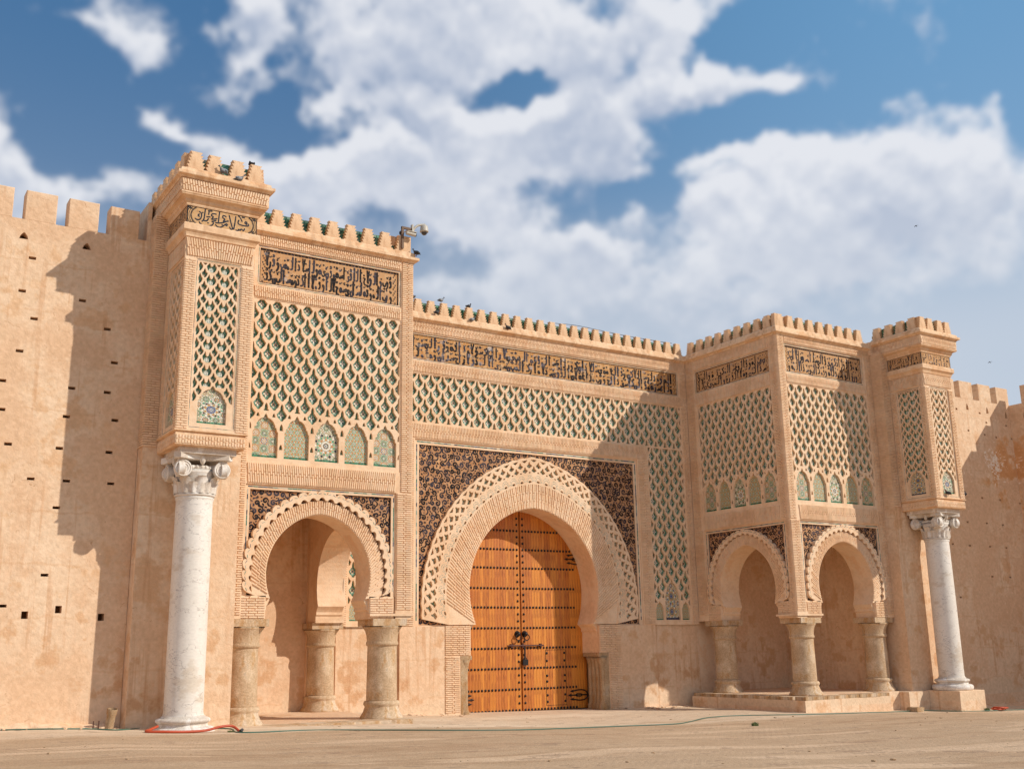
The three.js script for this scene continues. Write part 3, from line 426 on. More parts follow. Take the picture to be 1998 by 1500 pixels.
// openings of the net: lancet tip, stepped shoulders, rounded bowl
const CELL = scaleP(mirrored([[0, 0.48], [0.05, 0.43], [0.085, 0.35], [0.1, 0.25], [0.1, 0.17], [0.155, 0.15], [0.155, 0.1], [0.215, 0.085], [0.215, 0.035], [0.27, 0.02], [0.27, -0.015], [0.325, -0.03], [0.29, -0.085], [0.27, -0.15], [0.235, -0.2], [0.18, -0.235], [0.13, -0.265], [0.1, -0.32], [0.05, -0.355], [0, -0.36]]), 1.07, 1.03);
const HORNED = scaleP(mirrored([[0, 0.05], [0.05, 0.1], [0.07, 0.18], [0.098, 0.24], [0.125, 0.17], [0.165, 0.1], [0.2, 0.07], [0.2, 0.0], [0.165, -0.08], [0.1, -0.15], [0, -0.17]]), 0.72, 0.82);
const DROP = scaleP(mirrored([[0, 0.23], [0.035, 0.16], [0.05, 0.09], [0.085, 0.06], [0.12, 0.03], [0.1, -0.06], [0.05, -0.13], [0, -0.17]]), 0.75, 0.75);
const nichePts = (cx, w, b0, b1) => { const h = b1 - b0, q = mirrored([[0, 1], [0.05, 0.955], [0.09, 0.9], [0.2, 0.875], [0.3, 0.82], [0.38, 0.73], [0.38, 0.69], [0.43, 0.68], [0.46, 0.6], [0.5, 0.58], [0.5, 0]]); return q.map(([x, y]) => [cx + x * w, b0 + y * h]); };
const inPoly = (poly, x, y) => { let c = false; for (let i = 0, j = poly.length - 1; i < poly.length; j = i++) { const [xi, yi] = poly[i], [xj, yj] = poly[j]; if ((yi > y) !== (yj > y) && x < (xj - xi) * (y - yi) / (yj - yi) + xi) c = !c; } return c; };
function crossing(p, f) { for (let i = 0; i < p.length; i++) { const a = p[i], b = p[(i + 1) % p.length]; for (let j = 0; j < f.length; j++) { const c = f[j], d = f[(j + 1) % f.length], o = (q, r, s) => (r[0] - q[0]) * (s[1] - q[1]) - (r[1] - q[1]) * (s[0] - q[0]); if (o(a, b, c) * o(a, b, d) < 0 && o(c, d, a) * o(c, d, b) < 0) return true; } } return false; }
// a pierced plaster net over glazed mosaic. rects: areas (face coords) where openings are cut; ox, oy: a tip; niches: [centre, width, foot, tip]
function net(root, F, outline, rects, P, V, ox, oy, niches, opt = {}) {
  const n0 = opt.n0 ?? -0.15, n1 = opt.n1 ?? -0.045, holes = [], nich = niches.map((q) => nichePts(...q)), fat = niches.map(([c, w, b0, b1]) => nichePts(c, w + 0.07, b0 + 0.05, b1 + 0.05).map(([x, y]) => [x, y < b0 + 0.06 ? b0 - 0.4 : y]));
  for (const [a0, a1, b0, b1] of rects) {
    const e = opt.edge ?? 0.035, kinds = opt.horned ? [HORNED, DROP] : [CELL, CELL];
    for (let j = Math.floor((b0 - oy) / V) - 2; j <= Math.ceil((b1 - oy) / V) + 2; j++) for (let i = Math.floor((a0 - ox) / P) - 2; i <= Math.ceil((a1 - ox) / P) + 2; i++) for (const h of [0, 1]) {
      const cx = ox + (i + h * 0.5) * P, cy = oy + (j + h * 0.5) * V - 0.48 * V * (opt.horned ? 0 : 1);
      const poly = clipRect(kinds[h].map(([x, y]) => [cx + x * (opt.horned ? 1 : P), cy + y * (opt.horned ? 1 : V)]), a0 + e, a1 - e, b0 + e, b1 - e);
      if (!poly) continue; const hits = (p) => fat.some((f) => p.some(([x, y]) => inPoly(f, x, y)) || f.some(([x, y]) => inPoly(p, x, y)) || crossing(p, f));
      let p = poly, cut = 0; while (p && hits(p) && cut < 12) { cut++; const lo = Math.min(...poly.map((q) => q[1])), hi = Math.max(...poly.map((q) => q[1])); p = clipRect(poly, a0 + e, a1 - e, lo + (hi - lo) * cut / 13, hi + 1); }
      if (p && !hits(p)) holes.push(p);
    }
  }
  const lat = part('lattice', merge([ext(F, outline, [...holes, ...nich], n0, n1)]), M.carved, root);
  const g = new THREE.ShapeGeometry(shapeOf(outline)), p = g.attributes.position, uv = g.attributes.uv;
  for (let i = 0; i < p.count; i++) uv.setXY(i, (p.getX(i) - ox) / (opt.horned ? P : P * 2), (p.getY(i) - oy + (opt.horned ? 0 : 0.5 * V)) / V);
  g.translate(0, 0, n0 + 0.004); g.applyMatrix4(F.m);
  part('mosaic_ground', g, opt.ground, root);
  niches.forEach((q, k) => { const [c, w, b0, b1] = q, r = [c - w / 2, c + w / 2, b0, b1]; part('mosaic_panel', panelGeo(F, nichePts(c, w, b0, b1), [], n0 + 0.012, r), M.mosaics[opt.kinds ? opt.kinds[k] : [0, 1, 2, 1, 0][k % 5]], root); });
  return lat;
}
const cellGround = (() => { const a = cellMaps[0], b = cellMaps[1]; for (const t of [a, b]) { t.repeat.set(1, 1); } return [glaze(a), glaze(b)]; })();
const hornGround = glaze(canvasTex(256, 256, (x, w, h) => {
  const r = rng(8); x.fillStyle = GREEN2; x.fillRect(0, 0, w, h);
  for (let k = 0; k < 90; k++) { x.fillStyle = [GREEN, GREEN2, GREEN3, '#2c7457'][Math.floor(r() * 4)]; x.fillRect(r() * w, r() * h, 30, 26); }
  const sq = (u, v, c, s = 13) => { x.fillStyle = c; x.fillRect(u * w - s / 2, v * h - s / 2, s, s); };
  for (const [cx, cy, n, c1, c2] of [[0, 1, 2, WHITE, INK], [1, 1, 2, WHITE, INK], [0, 0, 2, WHITE, INK], [1, 0, 2, WHITE, INK], [0.5, 0.5, 1, CREAM, AMBER]]) for (let i = -n; i <= n; i++) for (let j = -n; j <= n; j++) sq(cx + i * 0.062, cy + 0.09 + j * 0.062, i % 2 && j % 2 ? c2 : c1, 14);
}));
// ring-shaped frame round a panel with a broken line of coloured inlay
function frame(root, F, a0, a1, b0, b1, w, n0, n1, open = false) {
  const inlay = true, g = open ? ext(F, [[a0, b0], [a0 + w, b0], [a0 + w, b1 - w], [a1 - w, b1 - w], [a1 - w, b0], [a1, b0], [a1, b1], [a0, b1]], [], n0, n1) : ext(F, rectPts(a0, a1, b0, b1), [rectPts(a0 + w, a1 - w, b0 + w, b1 - w)], n0, n1); part('panel_frame', merge([g]), M.carved, root);
  if (!inlay) return; const B = new Pieces(), r = rng(Math.round(a0 * 100 + b0 * 7)), m = w / 2, cols = [[0.03, 0.05, 0.07], [0.04, 0.17, 0.12], [0.5, 0.46, 0.36], [0.06, 0.1, 0.16], [0.2, 0.3, 0.26]];
  const run = (x0, y0, x1, y1) => { const L = Math.hypot(x1 - x0, y1 - y0), k = Math.max(1, Math.round(L / 0.16)); for (let i = 0; i < k; i++) { const t = (i + 0.5) / k; B.box(F, mix(x0, x1, t), mix(y0, y1, t), x1 !== x0 ? L / k / 2 - 0.004 : w * 0.11, x1 !== x0 ? w * 0.11 : L / k / 2 - 0.004, 0, n1 - 0.003, n1 + 0.004, cols[Math.floor(r() * 5)], 0.001); } };
  run(a0 + m, b1 - m, a1 - m, b1 - m); if (!open) run(a0 + m, b0 + m, a1 - m, b0 + m); run(a0 + m, b0 + m * 2, a0 + m, b1 - m * 2); run(a1 - m, b0 + m * 2, a1 - m, b1 - m * 2);
  stuff(B.part('inlay', M.inlay, root));
}
// moulding swept along a plan path; prev/next give the mitres at its ends
function sweep(profile, path, prev, next, cap = true) {
  const P = path.map(([x, z]) => new THREE.Vector2(x, z)), dirs = []; for (let i = 0; i + 1 < P.length; i++) dirs.push(P[i + 1].clone().sub(P[i]).normalize());
  const first = prev ? P[0].clone().sub(new THREE.Vector2(...prev)).normalize() : dirs[0], last = next ? new THREE.Vector2(...next).sub(P[P.length - 1]).normalize() : dirs[dirs.length - 1], pos = [];
  const rows = P.map((p, i) => { const d1 = i ? dirs[i - 1] : first, d2 = i < dirs.length ? dirs[i] : last, o1 = new THREE.Vector2(-d1.y, d1.x), o2 = new THREE.Vector2(-d2.y, d2.x), m = o1.clone().add(o2).divideScalar(1 + o1.dot(o2)); return profile.map(([d, y]) => [p.x + m.x * d, y, p.y + m.y * d]); });
  for (let i = 0; i + 1 < rows.length; i++) for (let k = 0; k + 1 < profile.length; k++) { const a = rows[i][k], b = rows[i + 1][k], c = rows[i + 1][k + 1], d = rows[i][k + 1]; pos.push(...a, ...b, ...c, ...a, ...c, ...d); }
  if (cap) for (const [row, fl] of [[rows[0], 0], [rows[rows.length - 1], 1]]) for (let k = 1; k + 1 < row.length; k++) pos.push(...(fl ? [...row[0], ...row[k + 1], ...row[k]] : [...row[0], ...row[k], ...row[k + 1]]));
  const g = new THREE.BufferGeometry(); g.setAttribute('position', new THREE.Float32BufferAttribute(pos, 3)); g.computeVertexNormals(); return g;
}
function lathe(profile, x, z, seg = 48) { const g = new THREE.LatheGeometry(profile.map(([r, y]) => new THREE.Vector2(r, y)), seg); g.translate(x, 0, z); return g; }
function latheUV(g, rad) { const uv = g.attributes.uv, p = g.attributes.position; for (let i = 0; i < p.count; i++) uv.setXY(i, uv.getX(i) * rad * 6.283, p.getY(i)); return g; }
// battlement with stepped, undercut sides
function merlonGeo(wTop, wBot, h, teeth, depth) {
  const half = [[wTop / 2, h]]; for (let k = 0; k < teeth; k++) { const y = h - (k + 1) * h * 0.9 / teeth, x = wTop / 2 + (wBot - wTop) / 2 * (k + 1) / teeth, xi = wTop / 2 + (wBot - wTop) / 2 * k / teeth; half.push([xi - 0.058, y + 0.012], [x, y + 0.004]); } half.push([wBot / 2, 0]);
  const s = shapeOf([...half, ...half.slice().reverse().map(([x, y]) => [-x, y])]); const g = new THREE.ExtrudeGeometry(s, { depth: depth - 0.012, bevelEnabled: true, bevelThickness: 0.006, bevelSize: 0.006, bevelOffset: -0.006, bevelSegments: 1 }); g.translate(0, 0, -depth + 0.006); return boxUV(g);
}
function faceQuat(F) { return new THREE.Quaternion().setFromRotationMatrix(new THREE.Matrix4().makeBasis(F.u, UP, F.n)); }
function merlonRow(root, F, a0, a1, count, y, d, wTop, h, depth, teeth = 5) {
  const pitch = (a1 - a0) / count, geo = merlonGeo(wTop * 0.92, pitch - 0.1, h, teeth, depth), q = faceQuat(F), list = [];
  for (let k = 0; k < count; k++) list.push(placed('merlon', geo, M.cornice, root, at(F, a0 + (k + 0.5) * pitch, y, d), q)); return list;
}
// green glazed tiles sloping back behind the battlements
function roofTiles(root, F, a0, a1, y, d, seed, rows = 5, h = 0.115, single = false, slope = 0.055) {
  const B = new Pieces(), r = rng(seed), cols = [[0.03, 0.14, 0.075], [0.045, 0.2, 0.115], [0.07, 0.26, 0.15], [0.026, 0.1, 0.055], [0.1, 0.22, 0.12], [0.16, 0.26, 0.17]], n = Math.round((a1 - a0) / 0.13), w = (a1 - a0) / n;
  for (let j = 0; j < rows; j++) for (let i = 0; i < n; i++) { const a = clamp(a0 + (i + 0.5 + (j % 2) * 0.5) * w, a0 + w / 2, a1 - w / 2); B.box(F, a, y + (j + 0.5) * h, w / 2 - 0.004, h / 2 - 0.003, (r() - 0.5) * 0.04, d - j * slope - 0.14, d - j * slope + (r() - 0.5) * 0.012, cols[Math.floor(r() * 6)], 0.006); }
  stuff(B.part('roof_tile', M.greenTile, root));
  part('roof_bed', merge([ext(F, rectPts(a0, a1, y - 0.05, y + rows * h + 0.015), [], d - rows * slope - 0.5, d - rows * slope - 0.1)]), M.cornice, root);
}

// ---------------------------------------------------------------- ground: sandy forecourt falling gently to the right
const GX = [-400, -60, -26, -20, -18.3, -17, -15, -10, -4.4, 0, 8, 17, 27, 60, 400], GY = [1.8, 1.5, 0.82, 0.74, 0.62, 0.55, 0.49, 0.35, 0.05, -0.04, -0.15, -0.45, -0.66, -1.1, -1.6];
function gy(x) { let k = 0; while (k < GX.length - 2 && x > GX[k + 1]) k++; const t = clamp((x - GX[k]) / (GX[k + 1] - GX[k])); return mix(GY[k], GY[k + 1], t); }
{
  const xs = [], zs = []; for (let x = -400; x < -60; x += 40) xs.push(x); for (let x = -60; x <= 60; x += 0.5) xs.push(x); for (let x = 100; x <= 400; x += 40) xs.push(x);
  for (let z = -300; z < -8; z += 40) zs.push(z); for (let z = -8; z <= 44; z += 0.5) zs.push(z); for (let z = 80; z <= 400; z += 40) zs.push(z);
  const r = fbm(256, 256, 8, 8, 4, 301), pos = [], uv = [], idx = [];
  for (const z of zs) for (const x of xs) { const n = r[((Math.floor((z + 300) * 5.3)) & 255) * 256 + ((Math.floor((x + 400) * 5.3)) & 255)]; pos.push(x, gy(x) + (n - 0.5) * 0.05, z); uv.push(x, z); }
  for (let j = 0; j + 1 < zs.length; j++) for (let i = 0; i + 1 < xs.length; i++) { const a = j * xs.length + i, b = a + 1, c = a + xs.length, d = c + 1; idx.push(a, c, b, b, c, d); }
  const g = new THREE.BufferGeometry(); g.setAttribute('position', new THREE.Float32BufferAttribute(pos, 3)); g.setAttribute('uv', new THREE.Float32BufferAttribute(uv, 2)); g.setIndex(idx); g.computeVertexNormals();
  const w = 2048, a = fbm(w, w, 5, 12, 5, 311, 0.55), b = fbm(w, w, 60, 90, 4, 312, 0.6), s = fbm(w, w, 6, 46, 4, 313, 0.55), q = rng(314);
  const map = dataTex(w, w, (x, y, i) => {
    // v counts metres away from the gate: pale trodden sand near it, browner dust over paving farther out
    const Z = (y / w) * 40 - 4, X = (x / w) * 40, e = Z + (s[i] - 0.5) * 3.2 + (a[i] - 0.5) * 2.2;
    let c = mix3([208, 181, 151], [219, 195, 166], smooth(0.3, 0.7, a[i])); c = mix3(c, [180, 147, 113], 0.8 * smooth(7.6, 9.6, e));
    c = mix3(c, [168, 134, 101], 0.6 * smooth(0.5, 0.75, s[i]) * smooth(8, 11, e)); c = mix3(c, [214, 182, 148], 0.75 * smooth(0.6, 0.72, s[i] * 0.6 + a[i] * 0.4) * smooth(7, 9, e));
    const brick = ((X * 4.2 + (Math.floor(Z * 8.4) % 2) * 0.5) % 1 < 0.07 || (Z * 8.4) % 1 < 0.09) ? 1 : 0; c = mix3(c, [120, 93, 68], 0.5 * brick * smooth(8.6, 10.5, e) * smooth(0.3, 0.55, b[i]) * smooth(0.35, 0.6, a[i]));
    if (b[i] > 0.8) c = mix3(c, [120, 92, 68], 0.4); const g2 = (b[i] - 0.5) * 20 + (q() - 0.5) * 14; return [c[0] + g2, c[1] + g2, c[2] + g2];
  });
  rep(map, 40, 40, 0, 0.1);
  const ground = part('ground', g, std({ map, bumpMap: bumpTex(1 / 1.3, 1 / 1.3), bumpScale: 0.02, roughness: 0.97 }), scene); tag(ground, null, null, null, 'structure');
}

// ---------------------------------------------------------------- the gatehouse between the towers
const TOPY = 16.0;
const gate = thing('gatehouse', 'tall central gate front with a great horseshoe arch round closed wooden doors', 'gatehouse', V3(0, -0.1, 0));
const F0 = face(V3(0, 0, 0), V3(1, 0, 0), V3(0, 0, 1));
const C_IN = { xc: 0, yc: 4.886, r: 3.488, e: 0.216, yb: 3.5 }, C_EX = { xc: 0, yc: 4.622, r: 4.845, e: 0.458, yb: 3.5 }, C_OUT = { xc: 0, yc: 4.298, r: 6.366, e: 0.881, yb: 3.72 };
// half opening below an arch: foot, corbel steps, cusp, then the curve
function opening(c, hp, foot, cornerY, n = 56) {
  const right = [[hp, foot], [hp, cornerY - 0.34], [hp - 0.05, cornerY - 0.3], [hp - 0.05, cornerY - 0.2], [hp - 0.1, cornerY - 0.12]].map(([x, y]) => [c.xc + x, y]), left = right.map(([x, y]) => [2 * c.xc - x, y]);
  return [...left, ...arcLine(c, n), ...right.slice().reverse()];
}
{
  const S = 9.07, o = opening(C_IN, 3.24, 2.28, 3.5), door = [[-3.73, -0.8], [-3.73, 2.28], ...o, [3.73, 2.28], [3.73, -0.8]];
  const core = merge([ext(F0, [[-10.2, -0.8], ...door, [10.2, -0.8], [10.2, TOPY], [-10.2, TOPY]], [], -1.75, -0.15), block(-10.2, 10.2, -0.8, TOPY + 0.7, -4.5, -1.76)]);
  part('wall', core, M.carved, gate, 'plain plastered wall body and arch passage');
  // front skin with its sunk fields
  const netHole = [[-8.66, 3.56], [-6.47, 3.56], [-6.47, 11.62], [6.47, 11.62], [6.47, 3.56], [8.66, 3.56], [8.66, 13.72], [-8.66, 13.72]];
  part('facade', merge([ext(F0, [[-S, 3.44], [-5.8, 3.44], [-5.8, 10.94], [5.8, 10.94], [5.8, 3.44], [S, 3.44], [S, TOPY], [-S, TOPY]], [netHole, rectPts(-8.62, 8.62, 14.24, 15.46)], -0.15, -0.024)]), M.carved, gate);
  const low = []; for (const s of [-1, 1]) low.push(ext(F0, [[s * 3.72, -0.8], [s * 6.44, -0.8], [s * 6.44, 3.44], [s * 3.24, 3.44], [s * 3.24, 2.28], [s * 3.72, 2.28]].sort(() => 0), [], -0.15, -0.024), ext(F0, rectPts(s * 6.44, s * S, -0.8, 3.44), [], -0.15, -0.1));
  for (const k of [0, 2]) part('base_wall', merge([low[k], low[k + 1]], 3.1 + k), M.wall, gate, 'bare plaster footing stained by damp');
  const ground = cellGround[0];
  const side = (s) => { const c = s * 7.56, w = 0.87; return [[c, w, 3.66, 5.5], [c - 0.78, 0.46, 3.66, 4.5], [c + 0.78, 0.46, 3.66, 4.5]]; };
  net(gate, F0, netHole, [[-8.66, 8.66, 11.62, 13.72], [6.47, 8.66, 3.6, 11.62], [-8.66, -6.47, 3.6, 11.62]], 0.5615, 0.71, 0, 13.7, [...side(1), ...side(-1)], { ground, kinds: [3, 1, 1, 3, 1, 1] });
  part('inscription_panel', panelGeo(F0, rectPts(-8.56, 8.56, 14.3, 15.4), [], -0.1, [-8.56, 8.56, 14.3, 15.4]), M.script.center, gate);
  frame(gate, F0, -8.62, 8.62, 14.24, 15.46, 0.075, -0.14, -0.07);
  // field of black scrollwork above the arch
  const sp = [[-5.56, 3.62], ...arcLine({ ...C_OUT, yb: 3.62 }, 60).filter((p) => p[1] > 3.62), [5.56, 3.62], [5.56, 10.72], [-5.56, 10.72]];
  part('scrollwork_panel', panelGeo(F0, [[-5.62, 3.5], ...arcLine({ ...C_EX, yb: 3.5 }, 60), [5.62, 3.5], [5.62, 10.78], [-5.62, 10.78]], [], -0.135, [-5.62, 5.62, 3.5, 10.78]), M.vineBig, gate);
  frame(gate, F0, -5.8, 5.8, 3.44, 10.94, 0.22, -0.14, -0.085, true);
  // brick fan of the great arch
  const arch = []; arch.push(ext(F0, [...arcLine(C_EX, 70), ...arcLine(C_IN, 70).reverse()], [], -0.15, -0.034));
  part('arch_ring', merge(arch), M.carved, gate);
  const B = new Pieces(); fan(B, F0, C_IN, C_EX, [0, 1.7], -0.012, 0.085, 3);
  stuff(B.part('arch_brick', M.brick, gate));
  // pierced band between fan and scrollwork, its cells leaning with the curve
  const band = (t, f) => { const a = arcPt(C_EX, t), b = arcPt(C_OUT, t); return [mix(a[0], b[0], f), mix(a[1], b[1], f)]; };
  const N = 39, holes = [], cellAt = (poly, k, f0, f1, wide) => poly.map(([x, y]) => band(clamp((k + 0.5 + x * wide) / N, 0.004, 0.996), f0 + (f1 - f0) * (y + 0.34) / 0.82));
  const round = Array.from({ length: 10 }, (_, k) => [Math.cos(k * 0.628) * 0.5, Math.sin(k * 0.628) * 0.41 + 0.07]);
  const BC = scaleP(CELL, 0.9, 0.95);
  for (let k = 0; k < N; k++) { holes.push(cellAt(BC, k, 0.42, 0.66, 1.0)); holes.push(cellAt(round, k + 0.5, 0.40, 0.455, 0.24)); holes.push(cellAt(round, k + 0.5, 0.035, 0.12, 0.4)); if (k < N - 1) holes.push(cellAt(BC, k + 0.5, 0.6, 0.84, 1.0)); const tri = [[-0.3, 0.38], [-0.34, 0.2], [-0.2, 0.1], [-0.16, -0.1], [0, -0.3], [0.16, -0.1], [0.2, 0.1], [0.34, 0.2], [0.3, 0.38], [0.1, 0.3], [0, 0.38], [-0.1, 0.3]]; holes.push(cellAt(tri, k, 0.8, 0.93, 0.9)); }
  { const Q = new Pieces(), cols = [[0.3, 0.36, 0.29], [0.2, 0.3, 0.25], [0.42, 0.42, 0.34]]; for (let k = 0; k < N; k++) for (const [rad, fr] of [[0.3, 0.19], [0.42, 0.27]]) for (let q = 0; q < 7; q++) { const a = (q + 0.5) / 7 * Math.PI, P = (w) => band(clamp((k + 1 + Math.cos(w) * rad) / N, 0, 1), 0.05 + Math.sin(w) * fr), m = P(a), m0 = P(a - 0.1), m1 = P(a + 0.1); if (k === N - 1) continue; Q.box(F0, m[0], m[1], 0.036, 0.009, Math.atan2(m1[1] - m0[1], m1[0] - m0[0]), -0.004, 0.004, cols[(k + q) % 3], 0.001); } stuff(Q.part('inlay', M.inlay, gate)); }
  const wav = []; for (let k = 0; k <= 156; k++) wav.push(band(k / 156, 1 + 0.018 * Math.sin(k / 156 * N * 6.283)));
  const inner = []; for (let k = 0; k <= 156; k++) inner.push(band(k / 156, -0.01 - 0.022 * Math.abs(Math.sin(k / 156 * N * 3.1416))));
  part('arch_lattice', merge([ext(F0, [...wav, ...inner.reverse()], holes, -0.13, -0.0)]), M.carved, gate);
  // glazed ground behind that band
  { const pos = [], uv = [], q = 117; for (let k = 0; k < q; k++) { const a = band(k / q, 0.02), b = band((k + 1) / q, 0.02), c = band((k + 1) / q, 0.98), d = band(k / q, 0.98); for (const [p, u, v] of [[a, k, 0], [b, k + 1, 0], [c, k + 1, 1], [a, k, 0], [c, k + 1, 1], [d, k, 1]]) { pos.push(...at(F0, p[0], p[1], -0.128).toArray()); uv.push(u / q * 15, v * 1.15); } }
    const g = new THREE.BufferGeometry(); g.setAttribute('position', new THREE.Float32BufferAttribute(pos, 3)); g.setAttribute('uv', new THREE.Float32BufferAttribute(uv, 2)); g.computeVertexNormals(); part('arch_mosaic', g, confettiGlaze, gate); }
  // brick bands of the frame
  const K = new Pieces();
  soldiers(K, F0, -9.05, 9.05, 15.5, 15.94); soldiers(K, F0, -9.05, 9.05, 13.76, 14.22); soldiers(K, F0, -6.42, 6.42, 10.98, 11.58);
  for (const s of [-1, 1]) { courses(K, F0, s * 5.84, s * 6.44, 3.46, 10.96, 0, 0.074, 0.3); courses(K, F0, s * 8.7, s * 9.05, 3.46, 13.7, 0, 0.074, 0.2); courses(K, F0, s * 8.66, s * 9.05, 14.24, 15.46, 0, 0.074, 0.2); courses(K, F0, s * 3.27, s * 4.42, 2.32, 3.46, 0, 0.074, 0.29); courses(K, F0, s * 3.75, s * 4.42, -0.1, 2.28, 0, 0.074, 0.29); }
  stuff(K.part('brick', M.brick, gate));
  part('ledge', merge([ext(F0, rectPts(6.44, 8.9, 3.44, 3.58), [], -0.1, -0.02), ext(F0, rectPts(-8.9, -6.44, 3.44, 3.58), [], -0.1, -0.02)]), M.carved, gate);
  // reeded stone shafts in the jambs
  for (const s of [-1, 1]) {
    const gs = [block(s * 3.2, s * 3.7, 2.12, 2.275, -1.2, -0.012), block(s * 3.46, s * 3.71, -0.25, 2.12, -1.22, -0.014)];
    for (const z of [-0.17, -0.44, -0.71, -0.98]) gs.push(lathe([[0.001, -0.25], [0.2, -0.25], [0.2, 0.1], [0.15, 0.18], [0.135, 0.3], [0.13, 1.62], [0.155, 1.66], [0.14, 1.72], [0.19, 1.98], [0.235, 2.12], [0.001, 2.12]], s * 3.46, z, 20));
    part('jamb_column', merge(gs), M.stoneDark, gate, 'grey stone reeded jamb shaft at door edge');
  }
  // doors
  const zD = -1.27, DK = rng(71);
  for (const s of [-1, 1]) {
    const leaf = part('door_leaf', merge([block(s * 0.02, s * 3.46, -0.06, 8.6, zD - 0.12, zD - 0.045)]), M.woods[2], gate, s < 0 ? 'left door leaf of upright planks with iron studs' : 'right door leaf of upright planks with a small wicket door');
    const w = 0.142, pg = new THREE.ExtrudeGeometry(shapeOf([[-w / 2 + 0.0015, 0], [-w / 2 + 0.005, 0.006], [w / 2 - 0.005, 0.006], [w / 2 - 0.0015, 0], [w / 2 - 0.0015, -0.045], [-w / 2 + 0.0015, -0.045]]), { depth: 8.6, bevelEnabled: false }); pg.rotateX(-Math.PI / 2); boxUV(pg);
    for (let k = 0; k < 24; k++) { const x = s * (0.035 + (k + 0.5) * w); placed('plank', pg, M.woods[Math.floor(DK() * 5)], leaf, V3(x, -0.04, zD - 0.045 + 0.045 + (DK() - 0.5) * 0.006)).scale.set(1, 1, -1); }
    const gS = [], st = (x, y, r = 0.053) => { const g = new THREE.SphereGeometry(r, 10, 5, 0, 6.284, 0, 1.6); g.rotateX(Math.PI / 2); g.scale(1, 1, 0.75); g.translate(x, y, zD + 0.012); gS.push(g); };
    const rows = [7.51, 6.7, 5.905, 5.041, 4.234, 3.377, 2.536, 1.702, 0.844, -0.0];
    rows.forEach((y) => { for (let k = 0; k < 17; k++) { const x = 0.15 + k * 0.167; if (x < 3.4) st(s * x, y); } });
    for (let i = 0; i + 1 < rows.length; i++) for (const f of [0.33, 0.67]) st(s * 0.15, mix(rows[i], rows[i + 1], f)); for (const y of [7.78, 8.05]) st(s * 0.15, y);
    if (s > 0) for (const x of [1.3, 2.22]) for (const y of [2.3, 1.98, 1.36, 1.12, 0.55, 0.28]) st(x, y);
    stuff(part('stud', merge(gS), M.iron, leaf));
    if (s > 0) { const t = 0.012, wk = [block(1.23, 2.29, 2.43, 2.43 + t, zD + 0.008, zD + 0.016), block(1.23, 1.23 + t, 0.12, 2.43, zD + 0.008, zD + 0.016), block(2.28, 2.28 + t, 0.12, 2.43, zD + 0.008, zD + 0.016), block(1.23, 2.29, 0.12, 0.12 + t, zD + 0.008, zD + 0.016)]; part('wicket_seam', merge(wk), M.iron, leaf, 'outline of a small wicket door'); }
    // ring knocker
    const kx = s * 0.185 - 0.02, kg = [new THREE.SphereGeometry(0.1, 16, 12).translate(kx, 3.12, zD + 0.1), new THREE.TorusGeometry(0.125, 0.022, 8, 24).translate(kx + s * 0.03, 2.98, zD + 0.15), new THREE.CylinderGeometry(0.12, 0.14, 0.05, 20).rotateX(Math.PI / 2).translate(kx, 3.12, zD + 0.03), new THREE.SphereGeometry(0.035, 8, 6).translate(kx + s * 0.03, 2.85, zD + 0.15)]; part('knocker', merge(kg), M.iron, leaf);
    // forged strap hinges
    const hinge = (y, dir) => { const hg = []; const tip = s * 2.5, root = s * 3.46; for (const q of [-1, 0, 1]) { const pts = q ? [[root, 0], [s * 3.3, q * 0.17], [s * 3.0, q * 0.22], [s * 2.7, q * 0.18], [tip + s * 0.1, q * 0.17]] : [[root, 0], [s * 3.0, 0], [tip, 0]]; hg.push(new THREE.TubeGeometry(new THREE.CatmullRomCurve3(pts.map(([a, b]) => V3(a, y + b, zD + 0.02))), 16, 0.028, 6)); const c = new THREE.ConeGeometry(0.06, 0.18, 4); c.rotateZ(s * Math.PI / 2); c.scale(1, 1, 0.4); c.translate(tip + (q ? s * 0.06 : -s * 0.06), y + q * 0.17, zD + 0.02); hg.push(c); } hg.push(new THREE.TorusGeometry(0.1, 0.02, 6, 18).scale(1.6, 0.7, 1).translate(s * 2.95, y, zD + 0.02)); part('strap_hinge', merge(hg), M.iron, leaf); };
    hinge(0.5); hinge(6.36);
    if (s > 0) {
      part('bolt', merge([new THREE.CylinderGeometry(0.032, 0.032, 1.86, 12).rotateZ(Math.PI / 2).translate(0.16, 2.635, zD + 0.1), ...[-0.55, 0.02, 0.95].map((x) => block(x - 0.04, x + 0.04, 2.56, 2.71, zD, zD + 0.12))]), M.ironRust, leaf, 'long iron slide bolt across both leaves');
      part('hasp', merge([block(0.09, 0.15, 2.02, 2.6, zD + 0.07, zD + 0.1), block(0.0, 0.26, 1.82, 2.06, zD + 0.04, zD + 0.13), new THREE.TorusGeometry(0.07, 0.018, 6, 16).translate(0.13, 2.08, zD + 0.09)]), M.iron, leaf, 'iron hasp with a heavy padlock');
    }
  }
}
// cornice, plinth and battlements of a run
const CORNICE = [[-0.2, 15.92], [0.03, 15.92], [0.035, 15.95], [0.07, 15.99], [0.15, 16.02], [0.16, 16.03], [0.16, 16.12], [0.12, 16.14], [0.05, 16.15], [0.04, 16.3], [-0.05, 16.36], [-0.8, 16.36], [-0.8, 15.92]];
part('cornice', boxUV(sweep(CORNICE, [[-9.07, 0], [9.07, 0]], [-9.07, 6.08], [9.07, 6.08])), M.cornice, gate);
merlonRow(gate, F0, -9.07, 9.07, 29, 16.35, -0.07, 0.345, 0.6, 0.2);
roofTiles(gate, F0, -9.05, 9.05, 16.36, -0.2, 401);

